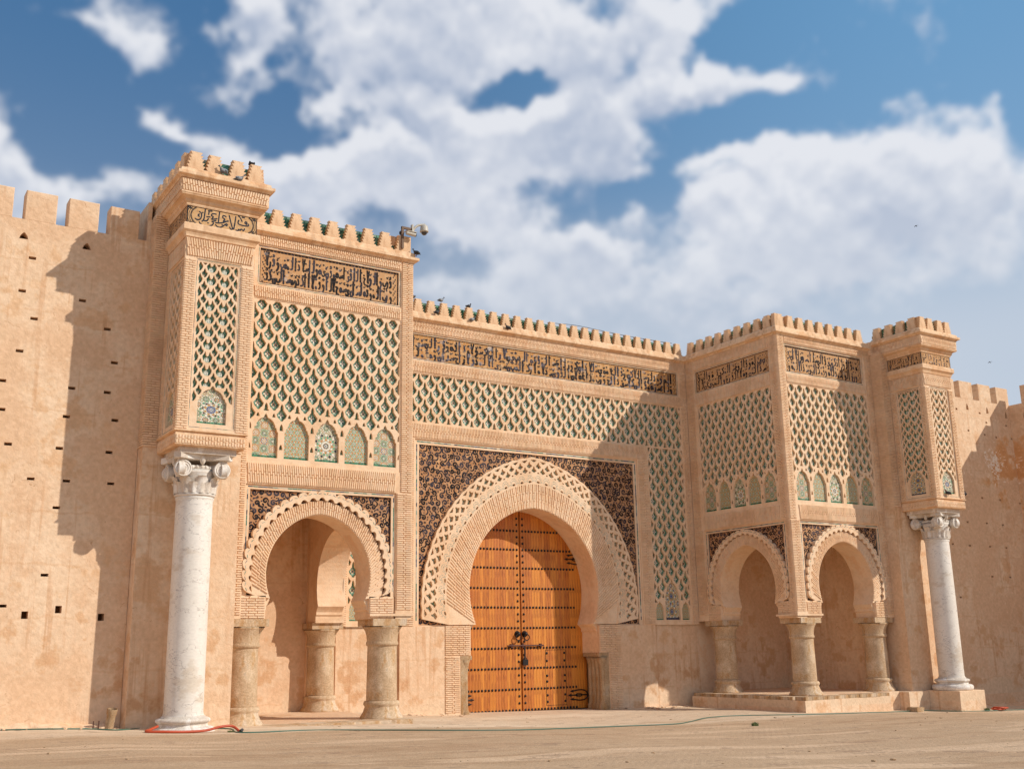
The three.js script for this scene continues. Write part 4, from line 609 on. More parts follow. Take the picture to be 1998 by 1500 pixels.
// ---------------------------------------------------------------- the two towers
function pillar(root, x, z, yFloor, label) {
  const p = part('pillar', latheUV(lathe([[0.48, yFloor + 0.55], [0.5, yFloor + 0.6], [0.492, yFloor + 1.2], [0.478, 2.72]], x, z), 0.48), M.stone, root, label);
  part('base', latheUV(lathe([[0.001, yFloor - 0.06], [0.7, yFloor - 0.06], [0.69, yFloor + 0.06], [0.6, yFloor + 0.2], [0.545, yFloor + 0.36], [0.555, yFloor + 0.4], [0.585, yFloor + 0.44], [0.585, yFloor + 0.5], [0.55, yFloor + 0.55], [0.48, yFloor + 0.56]], x, z), 0.55), M.stone, p);
  const cap = part('capital', latheUV(lathe([[0.478, 2.72], [0.52, 2.74], [0.535, 2.79], [0.52, 2.85], [0.5, 2.87], [0.515, 3.05], [0.56, 3.2], [0.63, 3.3], [0.66, 3.35], [0.001, 3.36]], x, z), 0.55), M.stone, p);
  part('abacus', merge([block(x - 0.61, x + 0.61, 3.355, 3.58, z - 0.6, z + 0.6)]), M.stone, p); return p;
}
function tower(s) {
  const X = (a) => s * a, root = thing('gate_tower', s < 0 ? 'left gate tower of carved plaster over an open arched loggia' : 'right gate tower of carved plaster over an arched loggia on a raised step', 'tower', V3(X(12.2), s < 0 ? 0.4 : -0.2, 4));
  const F1 = face(V3(0, 0, 6.08), V3(1, 0, 0), V3(0, 0, 1)), F2 = face(V3(X(9.07), 0, 0), V3(0, 0, s), V3(-s, 0, 0)), floor = s < 0 ? 0.45 : 0.42, zc = s < 0 ? 2.5 : 3.2, zo = s < 0 ? 4.25 : 4.93;
  const c1 = { xc: X(12.33), yc: 4.95, r: 1.9, e: 0.14, yb: 4.16 }, c1x = { ...c1, r: 2.39, yc: 4.91, e: 0.144, yb: 4.3 }, c1o = { ...c1, r: 2.6, yc: 4.965, e: 0.092, yb: 4.4 };
  const c2 = { xc: s * zc, yc: 4.9, r: 1.94, e: 0.25, yb: 4.16 }, c2x = { ...c2, r: 2.4, e: 0.2, yb: 4.3 }, c2o = { ...c2, r: 2.6, e: 0.14, yb: 4.4 };
  const R = (a0, a1, b0, b1) => rectPts(X(a0), X(a1), b0, b1), ZR = (z0, z1, b0, b1) => rectPts(s * z0, s * z1, b0, b1), so = (a, b) => [Math.min(a, b), Math.max(a, b)];
  // masonry
  const o1 = opening(c1, 1.74, 3.575, 4.16, 44), o2 = opening(c2, 1.74, 3.575, 4.16, 44), e0 = so(X(9.22), X(15.3)), e1 = so(s * 0.0, s * 4.93);
  const body = [ext(F1, [[e0[0], 3.575], ...o1, [e0[1], 3.575], [e0[1], TOPY], [e0[0], TOPY]], [], -1.15, -0.15), ext(F2, [[e1[0] + (s < 0 ? 0 : 0), 3.575], ...o2, [e1[1], 3.575], [e1[1], TOPY], [e1[0], TOPY]], [], -1.18, -0.15), block(X(10.24), X(15.3), 7.65, TOPY + 0.5, -0.3, 4.94)];
  part('wall', merge(body), M.carved, root, 'arched masonry body of the tower');
  part('loggia_wall', merge([block(X(9.2), X(15.3), -0.8, 7.66, -1.2, -0.3), block(X(14.95), X(15.3), -0.8, 7.66, -0.3, 4.94), block(X(9.3), X(15), -0.8, floor, -0.28, 6.0)]), M.plain, root, 'plain plaster walls inside the loggia');
  if (s < 0 ) part('inner_pier', merge([block(X(9.23), X(10.24), 3.575, 7.6, 4.2, 4.93)]), M.carved, root);
  // front skin
  part('facade', merge([ext(F1, [...(s > 0 ? [[9.07, 3.58], [9.66, 3.58], [9.66, 7.7], [14.85, 7.7], [14.85, 3.58], [15.3, 3.58], [15.3, TOPY], [9.07, TOPY]] : [[-15.3, 3.58], [-14.85, 3.58], [-14.85, 7.7], [-9.66, 7.7], [-9.66, 3.58], [-9.07, 3.58], [-9.07, TOPY], [-15.3, TOPY]])], [R(9.53, 14.84, 8.4, 13.77), R(9.53, 14.76, 14.22, 15.6)], -0.15, -0.024)]), M.carved, root);
  part('side_facade', merge([ext(F2, (() => { const q = [[-0.16, 3.58], [0.66, 3.58], [0.66, 7.7], [5.72, 7.7], [5.72, 3.58], [5.93, 3.58], [5.93, TOPY], [-0.16, TOPY]].map(([a, b]) => [s * a, b]); return s > 0 ? q : q.reverse(); })(), [ZR(0.68, 5.51, 8.4, 13.67), ZR(0.56, 5.54, 14.29, 15.43)], -0.15, -0.024)]), M.carved, root);
  // nets with five mosaic niches each
  const nf = so(X(9.53), X(14.84)), mid = (nf[0] + nf[1]) / 2, pf = (nf[1] - nf[0] - 0.07) / 10;
  net(root, F1, R(9.53, 14.84, 8.4, 13.77), [[nf[0], nf[1], 8.4, 13.77]], pf, 0.66, mid, 13.62, [-2, -1, 0, 1, 2].map((k) => [mid + k * pf * 2, pf * 1.6, 8.56, 9.98]), { ground: cellGround[1] });
  const ns = so(s * 0.68, s * 5.51), midS = (ns[0] + ns[1]) / 2, ps = (ns[1] - ns[0] - 0.07) / 10;
  net(root, F2, ZR(0.68, 5.51, 8.4, 13.67), [[ns[0], ns[1], 8.4, 13.67]], ps, 0.66, midS, 13.55, [-2, -1, 0, 1, 2].map((k) => [midS + k * ps * 2, ps * 1.6, 8.56, 9.98]), { ground: cellGround[0] });
  // inscriptions
  const ti = so(X(9.6), X(14.7)), si = so(s * 0.63, s * 5.47);
  part('inscription_panel', panelGeo(F1, rectPts(ti[0], ti[1], 14.29, 15.5), [], -0.1, [ti[0], ti[1], 14.29, 15.5]), s < 0 ? M.script.left : M.script.right, root); frame(root, F1, ...so(X(9.53), X(14.76)), 14.22, 15.6, 0.085, -0.14, -0.06);
  part('inscription_panel', panelGeo(F2, rectPts(si[0], si[1], 14.35, 15.37), [], -0.1, [si[0], si[1], 14.35, 15.37]), M.script.side, root); frame(root, F2, ...so(s * 0.56, s * 5.54), 14.29, 15.43, 0.075, -0.14, -0.06);
  // arches: scrollwork, brick fan, scalloped hood
  for (const [F, ci, cx, co, r0, mid2] of [[F1, c1, c1x, c1o, so(X(9.66), X(14.85)), X(12.33)], [F2, c2, c2x, c2o, so(s * 0.66, s * 5.72), s * zc]]) {
    const rr = [r0[0] + 0.16, r0[1] - 0.16, 4.3, 7.56];
    part('scrollwork_panel', panelGeo(F, [[rr[0], 4.3], ...arcLine(cx, 44), [rr[1], 4.3], [rr[1], 7.56], [rr[0], 7.56]], [], -0.142, rr), M.vineSmall, root); frame(root, F, r0[0], r0[1], 4.28, 7.7, 0.16, -0.146, -0.075, true);
    part('arch_ring', merge([ext(F, [...arcLine(cx, 44), ...arcLine({ ...ci, yb: 4.2 }, 44).reverse()], [], -0.15, -0.06), ext(F, rectPts(mid2 - 2.62, mid2 - 1.74, 3.58, 4.28), [], -0.15, -0.06), ext(F, rectPts(mid2 + 1.74, mid2 + 2.62, 3.58, 4.28), [], -0.15, -0.06)]), M.carved, root);
    const B = new Pieces(); fan(B, F, { ...ci, yb: 4.2 }, cx, [ci.xc, 3.4], -0.038, 0.07, 2); for (const q of [-1, 1]) { courses(B, F, mid2 + q * 1.76, mid2 + q * 2.6, 3.6, 4.26, -0.038, 0.07, 0.3); } stuff(B.part('arch_brick', M.brick, root));
    const lobes = 27, outer = [], inner = [], q = lobes * 8; for (let k = 0; k <= q; k++) { const t = k / q, a = arcPt(co, t), b = arcPt(cx, t), ph = (t * lobes) % 1, bump = Math.sqrt(Math.max(0, 1 - (2 * ph - 1) ** 2)), f = 0.62 + 0.42 * bump, g = 0.02 + 0.34 * Math.max(0, Math.sqrt(Math.max(0, 1 - ((2 * ph - 1) / 0.62) ** 2))); outer.push([mix(b[0], a[0], f * 1.15), mix(b[1], a[1], f * 1.15)]); inner.push([mix(b[0], a[0], g), mix(b[1], a[1], g)]); }
    part('scalloped_hood', merge([ext(F, [...outer, ...inner.slice().reverse()], [], -0.15, 0.035)]), M.carved, root);
    const rib = []; for (let k = 0; k <= q; k++) { const t = k / q, a = arcPt(co, t), b = arcPt(cx, t), ph = (t * lobes) % 1, f = 0.5 + 0.34 * Math.sqrt(Math.max(0, 1 - (2 * ph - 1) ** 2)); rib.push([[mix(b[0], a[0], f), mix(b[1], a[1], f)], [mix(b[0], a[0], f + 0.1), mix(b[1], a[1], f + 0.1)]]); }
    const I = new Pieces(); for (let k = 0; k < q; k += 4) { const ph = k % 8; if (ph === 0 || true) { const m = rib[k + 2][0], m2 = rib[k + 1][0], m3 = rib[k + 3][0]; I.box(F, m[0], m[1], 0.05, 0.009, Math.atan2(m3[1] - m2[1], m3[0] - m2[0]), 0.03, 0.038, [[0.05, 0.2, 0.15], [0.3, 0.36, 0.3], [0.08, 0.1, 0.14]][(k >> 2) % 3], 0.001); } } stuff(I.part('inlay', M.inlay, root));
  }
  // brick bands
  const K = new Pieces();
  courses(K, F1, X(9.08), X(9.5), 7.74, 15.92, 0, 0.07, 0.27); courses(K, F1, X(9.08), X(9.64), 3.86, 7.7, 0, 0.07, 0.27); courses(K, F1, X(14.87), X(15.26), 3.7, 15.9, 0, 0.07, 0.26);
  soldiers(K, F1, X(9.54), X(14.84), 15.63, 15.93); soldiers(K, F1, X(9.54), X(14.84), 13.8, 14.19); soldiers(K, F1, X(9.68), X(14.83), 7.73, 8.37);
  courses(K, F2, s * 0.05, s * 0.53, 7.74, 15.92, 0, 0.07, 0.25); courses(K, F2, s * 5.56, s * 6.06, 7.74, 15.92, 0, 0.07, 0.25); courses(K, F2, s * 5.76, s * 6.06, 3.86, 7.7, 0, 0.07, 0.25); courses(K, F2, s * 0.05, s * 0.62, 3.86, 7.7, 0, 0.07, 0.28);
  soldiers(K, F2, s * 0.57, s * 5.52, 15.46, 15.93); soldiers(K, F2, s * 0.57, s * 5.52, 13.7, 14.26); soldiers(K, F2, s * 0.7, s * 5.5, 7.73, 8.37);
  stuff(K.part('brick', M.brick, root));
  // corbels under the corner, pillars
  part('corbel', merge([ext(F1, R(9.03, 10.6, 3.66, 3.74), [], -1.2, 0.03), ext(F1, R(9.05, 9.68, 3.74, 3.84), [], -0.15, 0.02), ext(F2, ZR(4.95, 6.1, 3.66, 3.74), [], -1.2, 0.03)]), M.carved, root);
  pillar(root, X(9.85), 5.48, floor, 'stone pillar under the inner front corner'); pillar(root, X(14.55), 5.45, floor, 'stone pillar against the outer pier'); pillar(root, X(9.72), s < 0 ? 0.06 : 0.95, floor, 'stone pillar at the rear of the side arch');
  // cornice and battlements
  const path = s > 0 ? [[9.07, 0], [9.07, 6.08], [15.3, 6.08]] : [[-15.3, 6.08], [-9.07, 6.08], [-9.07, 0]];
  part('cornice', boxUV(sweep(CORNICE, path, s > 0 ? [0, 0] : null, s > 0 ? null : [0, 0])), M.cornice, root);
  const r1 = so(X(9.14), X(15.1)); merlonRow(root, F1, r1[0], r1[1], 9, 16.35, -0.07, 0.37, 0.6, 0.2); const r2 = so(s * 0.0, s * 5.8); merlonRow(root, F2, r2[0], r2[1], 9, 16.35, -0.07, 0.345, 0.6, 0.2); { const g = boxUV(new THREE.BoxGeometry(0.2, 0.6, 0.2)); placed('merlon', g, M.cornice, root, V3(X(9.24), 16.65, 5.9)); }
  roofTiles(root, F1, ...so(X(9.3), X(15.1)), 16.36, -0.2, 410 + s); roofTiles(root, F2, ...so(s * 0.05, s * 5.8), 16.36, -0.2, 420 + s);
  part('roof', merge([block(X(9.8), X(15), 16.0, 16.62, 0, 5.4)]), M.cornice, root);
  return root;
}
const towerL = tower(-1), towerR = tower(1);

// ---------------------------------------------------------------- outer piers, their overhanging turrets and the marble columns below
function turret(s, root) {
  const X = (a) => s * a, so = (a, b) => [Math.min(a, b), Math.max(a, b)];
  const FP = face(V3(0, 0, 6.68), V3(1, 0, 0), V3(0, 0, 1)), FPi = face(V3(X(15.25), 0, 0), V3(0, 0, s), V3(-s, 0, 0)), FPo = face(V3(X(18.2), 0, 0), V3(0, 0, -s), V3(s, 0, 0));
  // pier: plain below, brick-faced above
  const foot = gy(X(16.5)) - 0.5;
    const pier = part('pier', merge([block(X(15.25), X(18.18), foot, 8.46, -0.5, 6.66), block(X(15.26), X(18.17), 8.46, 15.8, -0.5, 6.65)], s * 2.7), M.wall, root, 'outer pier with damp-stained plaster under brickwork');
  const K = new Pieces();
  for (const [F, a0, a1] of [[FP, X(17.8), X(18.2)], [FP, X(15.26), X(15.72)], [FPi, s * 6.1, s * 6.68], [FPo, -s * 6.68, -s * 5.6]]) courses(K, F, a0, a1, 8.48, 15.7, -0.004, 0.072, 0.27);
  stuff(K.part('brick', M.brick, pier));
  // turret body
  const F = face(V3(0, 0, 8.57), V3(1, 0, 0), V3(0, 0, 1)), Fi = face(V3(X(15.73), 0, 0), V3(0, 0, s), V3(-s, 0, 0)), Fo = face(V3(X(17.78), 0, 0), V3(0, 0, -s), V3(s, 0, 0));
  const body = part('turret', merge([block(X(15.87), X(17.64), 8.72, 15.9, 6.6, 8.43)]), M.carved, root, 'overhanging square turret with lattice panels');
  const win = so(X(16.1), X(17.45)), wi = so(s * 6.98, s * 8.27), wo = so(-s * 6.98, -s * 8.27), a = so(X(15.73), X(17.78));
  part('facade', merge([ext(F, rectPts(a[0], a[1], 8.72, 14.5), [rectPts(win[0], win[1], 8.78, 13.82)], -0.14, -0.024), ...[[Fi, wi, so(s * 6.6, s * 8.43)], [Fo, wo, so(-s * 6.6, -s * 8.43)]].map(([G, w, e]) => ext(G, rectPts(e[0], e[1], 8.72, 14.5), [rectPts(w[0], w[1], 8.78, 13.82)], -0.14, -0.024))]), M.carved, body);
  const cx = (win[0] + win[1]) / 2;
  const lw = so(X(16.16), X(17.39));
  net(body, F, rectPts(lw[0], lw[1], 8.8, 13.76), [[lw[0] - 0.0, lw[1] + 0.0, 9.5, 13.76]], 0.405, 0.39, cx + 0.2025, 13.2, [[cx, 0.84, 8.94, 10.06]], { n0: -0.136, n1: -0.05, horned: true, ground: hornGround, kinds: [4], edge: 0.03 });
  frame(body, F, win[0], win[1], 8.78, 13.82, 0.06, -0.138, -0.042);
  for (const [G, w, kind] of [[Fi, wi, 3], [Fo, wo, 4]]) { const c = (w[0] + w[1]) / 2, q = [w[0] + 0.05, w[1] - 0.05]; net(body, G, rectPts(q[0], q[1], 8.8, 13.76), [[q[0], q[1], 9.5, 13.76]], 0.395, 0.39, c + 0.1975, 13.2, [[c, 0.8, 8.94, 10.06]], { n0: -0.136, n1: -0.05, horned: true, ground: hornGround, kinds: [kind], edge: 0.03 }); frame(body, G, w[0], w[1], 8.78, 13.82, 0.05, -0.138, -0.042); }
  // brickwork: on the near turret every brick of the front is its own
  const B = new Pieces(), BK = rng(610 + s);
  if (s < 0) {
    const cache = new Map(), lay = (u, v, hu, hv, ang = 0) => { const key = `${hu.toFixed(3)},${hv.toFixed(3)}`; if (!cache.has(key)) { const P = new Pieces(); P.box(face(V3(0, 0, 0), V3(1, 0, 0), V3(0, 0, 1)), 0, 0, hu, hv, 0, -0.024, 0, [1, 1, 1]); cache.set(key, P.geo()); } const m = placed('brick', cache.get(key), M.bricks[Math.floor(BK() * 4)], body, V3(u, v, 8.57 + (BK() - 0.5) * 0.005)); m.rotation.z = ang + (BK() - 0.5) * 0.012; };
    courses(B, F, X(17.46), X(17.775), 8.74, 13.78, 0, 0.072, 0.28, lay); courses(B, F, X(15.735), X(16.08), 8.74, 13.78, 0, 0.072, 0.3, lay);
  } else { courses(B, F, X(17.46), X(17.775), 8.74, 13.78, 0, 0.072, 0.28); courses(B, F, X(15.735), X(16.08), 8.74, 13.78, 0, 0.072, 0.3); }
  soldiers(B, F, a[0] + 0.01, a[1] - 0.01, 13.86, 14.42, 0, 0.072, 0.16);
  for (const [G, w, e] of [[Fi, wi, so(s * 6.7, s * 8.56)], [Fo, wo, so(-s * 6.7, -s * 8.56)]]) { courses(B, G, e[0], w[0] - 0.01, 8.74, 13.78, 0, 0.072, 0.26); courses(B, G, w[1] + 0.01, e[1], 8.74, 13.78, 0, 0.072, 0.26); soldiers(B, G, e[0], e[1], 13.86, 14.42, 0, 0.072, 0.1); }
  // foot slab of the turret
  const slab = (pr) => { const p = s > 0 ? [[15.78, 6.6], [15.78, 8.52], [17.74, 8.52], [17.74, 6.6]] : [[-17.74, 6.6], [-17.74, 8.52], [-15.78, 8.52], [-15.78, 6.6]]; return boxUV(sweep(pr, p)); };
  part('turret_foot', slab([[-0.9, 8.72], [0.08, 8.72], [0.08, 8.68], [0.0, 8.65], [0.03, 8.62], [0.03, 8.3], [0.0, 8.27], [-0.9, 8.27]]), M.cornice, body);
  soldiers(B, face(V3(0, 0, 8.555), V3(1, 0, 0), V3(0, 0, 1)), X(15.76), X(17.76), 8.32, 8.58, 0, 0.085, 0.0);
  for (const q of [1, -1]) { const G = q > 0 ? face(V3(X(15.745), 0, 0), V3(0, 0, s), V3(-s, 0, 0)) : face(V3(X(17.775), 0, 0), V3(0, 0, -s), V3(s, 0, 0)); soldiers(B, G, q * s * 6.7, q * s * 8.53, 8.32, 8.58, 0, 0.085, 0.0); }
  part('soffit', merge([block(X(15.95), X(17.57), 8.1, 8.28, 6.75, 8.36)]), M.marbleCarved, body);
  // ledge, inscription collar, mouldings, brick frieze, cornice, battlements
  const wrap = (pr, d = 0) => { const p = s > 0 ? [[15.73 - d, 6.5], [15.73 - d, 8.57 + d * 0.5], [17.78 + d, 8.57 + d * 0.5], [17.78 + d, 6.5]] : [[-17.78 - d, 6.5], [-17.78 - d, 8.57 + d * 0.5], [-15.73 + d, 8.57 + d * 0.5], [-15.73 + d, 6.5]]; return boxUV(sweep(pr, p)); };
  part('ledge', wrap([[-0.5, 14.44], [0.02, 14.44], [0.03, 14.5], [0.06, 14.56], [0.1, 14.6], [0.12, 14.62], [0.12, 14.8], [0.1, 14.83], [-0.5, 14.83]]), M.cornice, body);
  part('collar', wrap([[-0.5, 14.83], [0.02, 14.83], [0.02, 15.4], [-0.5, 15.4]]), M.carved, body);
  const Fc = face(V3(0, 0, 8.597), V3(1, 0, 0), V3(0, 0, 1)), c0 = so(X(15.70), X(17.81));
  part('inscription_panel', panelGeo(Fc, rectPts(c0[0], c0[1], 14.83, 15.39), [], 0, [c0[0], c0[1], 14.83, 15.39]), s < 0 ? M.script.turretFront : M.script.turretB, body);
  for (const q of [1, -1]) { const G = q > 0 ? face(V3(X(15.703), 0, 0), V3(0, 0, s), V3(-s, 0, 0)) : face(V3(X(17.807), 0, 0), V3(0, 0, -s), V3(s, 0, 0)), e = so(q * s * 6.72, q * s * 8.59); part('inscription_panel', panelGeo(G, rectPts(e[0], e[1], 14.83, 15.39), [], 0, [e[0], e[1], 14.83, 15.39]), M.script.turretA, body); }
  part('moulding', wrap([[-0.5, 15.38], [0.05, 15.38], [0.07, 15.42], [0.07, 15.45], [0.12, 15.5], [0.12, 15.57], [0.19, 15.61], [0.26, 15.63], [0.27, 15.66], [0.29, 15.68], [0.29, 15.72], [-0.5, 15.72]]), M.cornice, body);
  const top = (d, z0) => s > 0 ? [[15.44 - d, z0], [15.44 - d, 8.85 + d], [18.08 + d, 8.85 + d], [18.08 + d, 4.2]] : [[-18.08 - d, 4.2], [-18.08 - d, 8.85 + d], [-15.44 + d, 8.85 + d], [-15.44 + d, z0]];
  part('frieze', boxUV(sweep([[-1.2, 15.7], [-0.024, 15.7], [-0.024, 16.15], [-1.2, 16.15]], top(0, 6.1))), M.carved, body);
  part('turret_core', merge([block(X(15.48), X(18.04), 15.74, 16.4, 4.3, 8.75), block(X(15.2), X(15.6), 15.74, 16.36, 0, 6.2)]), M.carved, body);
  const Ft = face(V3(0, 0, 8.85), V3(1, 0, 0), V3(0, 0, 1)), Fti = face(V3(X(15.44), 0, 0), V3(0, 0, s), V3(-s, 0, 0)), Fto = face(V3(X(18.08), 0, 0), V3(0, 0, -s), V3(s, 0, 0));
  soldiers(B, Ft, X(15.45), X(18.07), 15.73, 16.12, 0, 0.076, 0.18); soldiers(B, Fti, s * 6.2, s * 8.84, 15.73, 16.12, 0, 0.076, 0.1); soldiers(B, Fto, -s * 4.4, -s * 8.84, 15.73, 16.12, 0, 0.076, 0.1);
  stuff(B.part('brickwork', M.brick, body));
  part('cornice', boxUV(sweep([[-0.5, 16.13], [0.02, 16.13], [0.05, 16.17], [0.13, 16.2], [0.14, 16.22], [0.14, 16.3], [0.08, 16.32], [0.05, 16.33], [0.04, 16.42], [-0.03, 16.46], [-0.5, 16.46]], top(0, 6.1))), M.cornice, body);
  // the frieze and cornice also run over the short inner return of the pier
  const Ftop = face(V3(0, 0, 8.76), V3(1, 0, 0), V3(0, 0, 1)), Gi = face(V3(X(15.54), 0, 0), V3(0, 0, s), V3(-s, 0, 0)), Go = face(V3(X(17.98), 0, 0), V3(0, 0, -s), V3(s, 0, 0));
  const run = so(X(15.54), X(17.98)), pitch = (run[1] - run[0]) / 3.55, mg = merlonGeo(0.36, pitch - 0.09, 0.6, 5, 0.24), half = (c, F2) => placed('merlon', mg, M.cornice, body, at(F2, c, 16.44, 0), faceQuat(F2));
  const m0 = run[0] + (pitch - 0.07) / 2; for (let k = 0; k < 4; k++) { const c = run[0] + 0.16 + k * ((run[1] - run[0] - 0.32) / 3); half(clamp(c, m0, run[1] - (pitch - 0.07) / 2), Ftop); }
  for (const [G, q] of [[Gi, 1], [Go, -1]]) { const z = []; for (let k = 0; k < 6; k++) z.push(8.36 - k * 0.66); z.forEach((zz, k) => { if (q > 0 && k > 3) return; half(q * s * zz, G); }); }
  if (s < 0) {   // single green tiles in the three front gaps of the near turret
    const tg = boxUV(new THREE.BoxGeometry(0.108, 0.1, 0.03)), r = rng(77);
    for (let g = 0; g < 3; g++) { const c = run[0] + 0.16 + (g + 0.5) * ((run[1] - run[0] - 0.32) / 3); for (let j = 0; j < 5; j++) for (let i = -2; i <= 2; i++) { const x = c + (i + (j % 2) * 0.5) * 0.112; if (Math.abs(x - c) < 0.12 + j * 0.03) { const t = placed('roof_tile', tg, M.greens[Math.floor(r() * 6)], body, V3(x, 16.5 + j * 0.106, 8.66 - j * 0.05)); t.rotation.set(-0.32 + (r() - 0.5) * 0.06, 0, (r() - 0.5) * 0.08); } } }
    part('roof_bed', merge([block(X(15.8), X(17.7), 16.4, 17.0, 8.1, 8.42)]), M.cornice, body);
  } else roofTiles(body, Ftop, run[0] + 0.2, run[1] - 0.2, 16.44, -0.08, 431, 5, 0.112, false, 0.04);
  roofTiles(body, Gi, ...so(s * 6.0, s * 8.3), 16.44, -0.08, 433 + s, 5, 0.112, false, 0.04); roofTiles(body, Go, ...so(-s * 4.6, -s * 8.3), 16.44, -0.08, 437 + s, 5, 0.112, false, 0.04);
  // marble column
  const x = X(16.85), z = 7.53, col = part('marble_column', latheUV(lathe([[0.55, 0.9], [0.552, 0.96], [0.53, 1.05], [0.53, 3], [0.522, 5], [0.512, 6.84], [0.54, 6.88], [0.54, 6.93], [0.515, 6.95]], x, z, 64), 0.53), M.marble, root, s < 0 ? 'veined white marble column standing at ground level' : 'white marble column at the far right, raised on a square plinth block');
  part('base', latheUV(lathe([[0.001, 0.4], [0.8, 0.4], [0.84, 0.47], [0.86, 0.54], [0.84, 0.62], [0.78, 0.66], [0.68, 0.67], [0.655, 0.71], [0.66, 0.75], [0.68, 0.77], [0.72, 0.79], [0.735, 0.83], [0.72, 0.87], [0.66, 0.9], [0.59, 0.905], [0.59, 0.95], [0.55, 0.96]], x, z, 64), 0.7), M.marbleCarved, col);
  const cg = [lathe([[0.515, 6.94], [0.56, 6.96], [0.575, 6.99], [0.56, 7.03], [0.53, 7.04], [0.525, 7.1], [0.53, 7.4], [0.57, 7.6], [0.63, 7.7], [0.001, 7.72]], x, z, 40)];
  const leaf = (ang, y0, h, w, out, rad) => { const n = 9, pos = [], idx = [], m = 6; for (let j = 0; j <= n; j++) { const f = j / n, bend = out * f ** 3, droop = f > 0.82 ? (f - 0.82) * 0.5 : 0; for (let i = 0; i <= m; i++) { const q = (i / m - 0.5) * 2, ww = w * Math.sin(Math.min(1, 0.35 + f * 0.75) * Math.PI * 0.62) * (0.9 + 0.16 * Math.cos(f * 26)) * (1 - 0.45 * smooth(0.75, 1, f)), tt = ang + q * ww / rad, rr = rad + 0.03 + bend + 0.045 * (1 - q * q) - 0.02 * Math.abs(Math.sin(q * 6)); pos.push(x + Math.sin(tt) * rr, y0 + h * f - droop * h, z + Math.cos(tt) * rr); } } for (let j = 0; j < n; j++) for (let i = 0; i < m; i++) { const a2 = j * (m + 1) + i; idx.push(a2, a2 + 1, a2 + m + 2, a2, a2 + m + 2, a2 + m + 1); } const g = new THREE.BufferGeometry(); g.setAttribute('position', new THREE.Float32BufferAttribute(pos, 3)); g.setIndex(idx); g.computeVertexNormals(); return g; };
  for (let k = 0; k < 8; k++) { cg.push(leaf(k * Math.PI / 4, 7.03, 0.52, 0.19, 0.12, 0.53)); cg.push(leaf((k + 0.5) * Math.PI / 4, 7.03, 0.34, 0.16, 0.07, 0.525)); }
  const acan = part('capital', merge(cg), M.marbleCarved, col);
  const vg = [new THREE.TorusGeometry(0.53, 0.06, 10, 40).rotateX(Math.PI / 2).translate(x, 7.76, z)];
  for (let k = 0; k < 28; k++) { const t = k / 28 * 6.283; vg.push(new THREE.SphereGeometry(0.05, 8, 6).scale(1, 1.2, 1).translate(x + Math.sin(t) * 0.57, 7.76, z + Math.cos(t) * 0.57)); }
  for (let k = 0; k < 4; k++) {
    const ang = Math.PI / 4 + k * Math.PI / 2, cxv = x + Math.sin(ang) * 0.8, czv = z + Math.cos(ang) * 0.8;
    const put = (g, off = 0) => { g.rotateY(ang); g.translate(cxv, 0, czv); vg.push(g); };
    for (const sd of [-1, 1]) {
      const turnY = sd * Math.PI / 4;   // each corner shows a scroll to both neighbouring sides
      const disc = new THREE.CylinderGeometry(0.235, 0.235, 0.16, 28).rotateX(Math.PI / 2); disc.rotateY(turnY); disc.translate(Math.sin(turnY) * 0.05 - Math.cos(turnY) * sd * 0.0, 7.68, 0.02); put(disc);
      for (const [rr, th] of [[0.215, 0.026], [0.15, 0.024], [0.09, 0.022], [0.035, 0.03]]) { const ring = new THREE.TorusGeometry(rr, th, 8, 28); ring.translate(0, 0, 0.08); ring.rotateY(turnY); ring.translate(Math.sin(turnY) * 0.05, 7.68, 0.02); put(ring); }
    }
    const neck = new THREE.TubeGeometry(new THREE.CatmullRomCurve3([V3(0, 7.98, 0.02), V3(0, 7.9, 0.06), V3(0, 7.78, -0.1), V3(0, 7.74, -0.3)]), 10, 0.12, 8); put(neck);
  }
  const acv = []; for (let k = 0; k < 4; k++) { const a0 = Math.PI / 4 + k * Math.PI / 2; acv.push([Math.sin(a0 - 0.09) * 1.06, Math.cos(a0 - 0.09) * 1.06], [Math.sin(a0 + 0.09) * 1.06, Math.cos(a0 + 0.09) * 1.06]); for (let q = 1; q < 8; q++) { const t = q / 8, a1 = a0 + 0.09 + (Math.PI / 2 - 0.18) * t, rr = 1.06 - 0.46 * Math.sin(t * Math.PI) ** 0.75; acv.push([Math.sin(a1) * rr, Math.cos(a1) * rr]); } }
  const ab = new THREE.ExtrudeGeometry(shapeOf(acv), { depth: 0.15, bevelEnabled: true, bevelSize: 0.02, bevelThickness: 0.02, bevelSegments: 2 }); ab.rotateX(-Math.PI / 2); ab.translate(x, 7.97, z); vg.push(ab);
  for (let k = 0; k < 4; k++) { const a0 = k * Math.PI / 2; vg.push(new THREE.SphereGeometry(0.11, 12, 10).scale(0.8, 1.7, 0.8).translate(x + Math.sin(a0) * 0.62, 8.0, z + Math.cos(a0) * 0.62)); }
  part('scroll', merge(vg), M.marbleCarved, col);
  return col;
}
const columnL = turret(-1, towerL), columnR = turret(1, towerR);
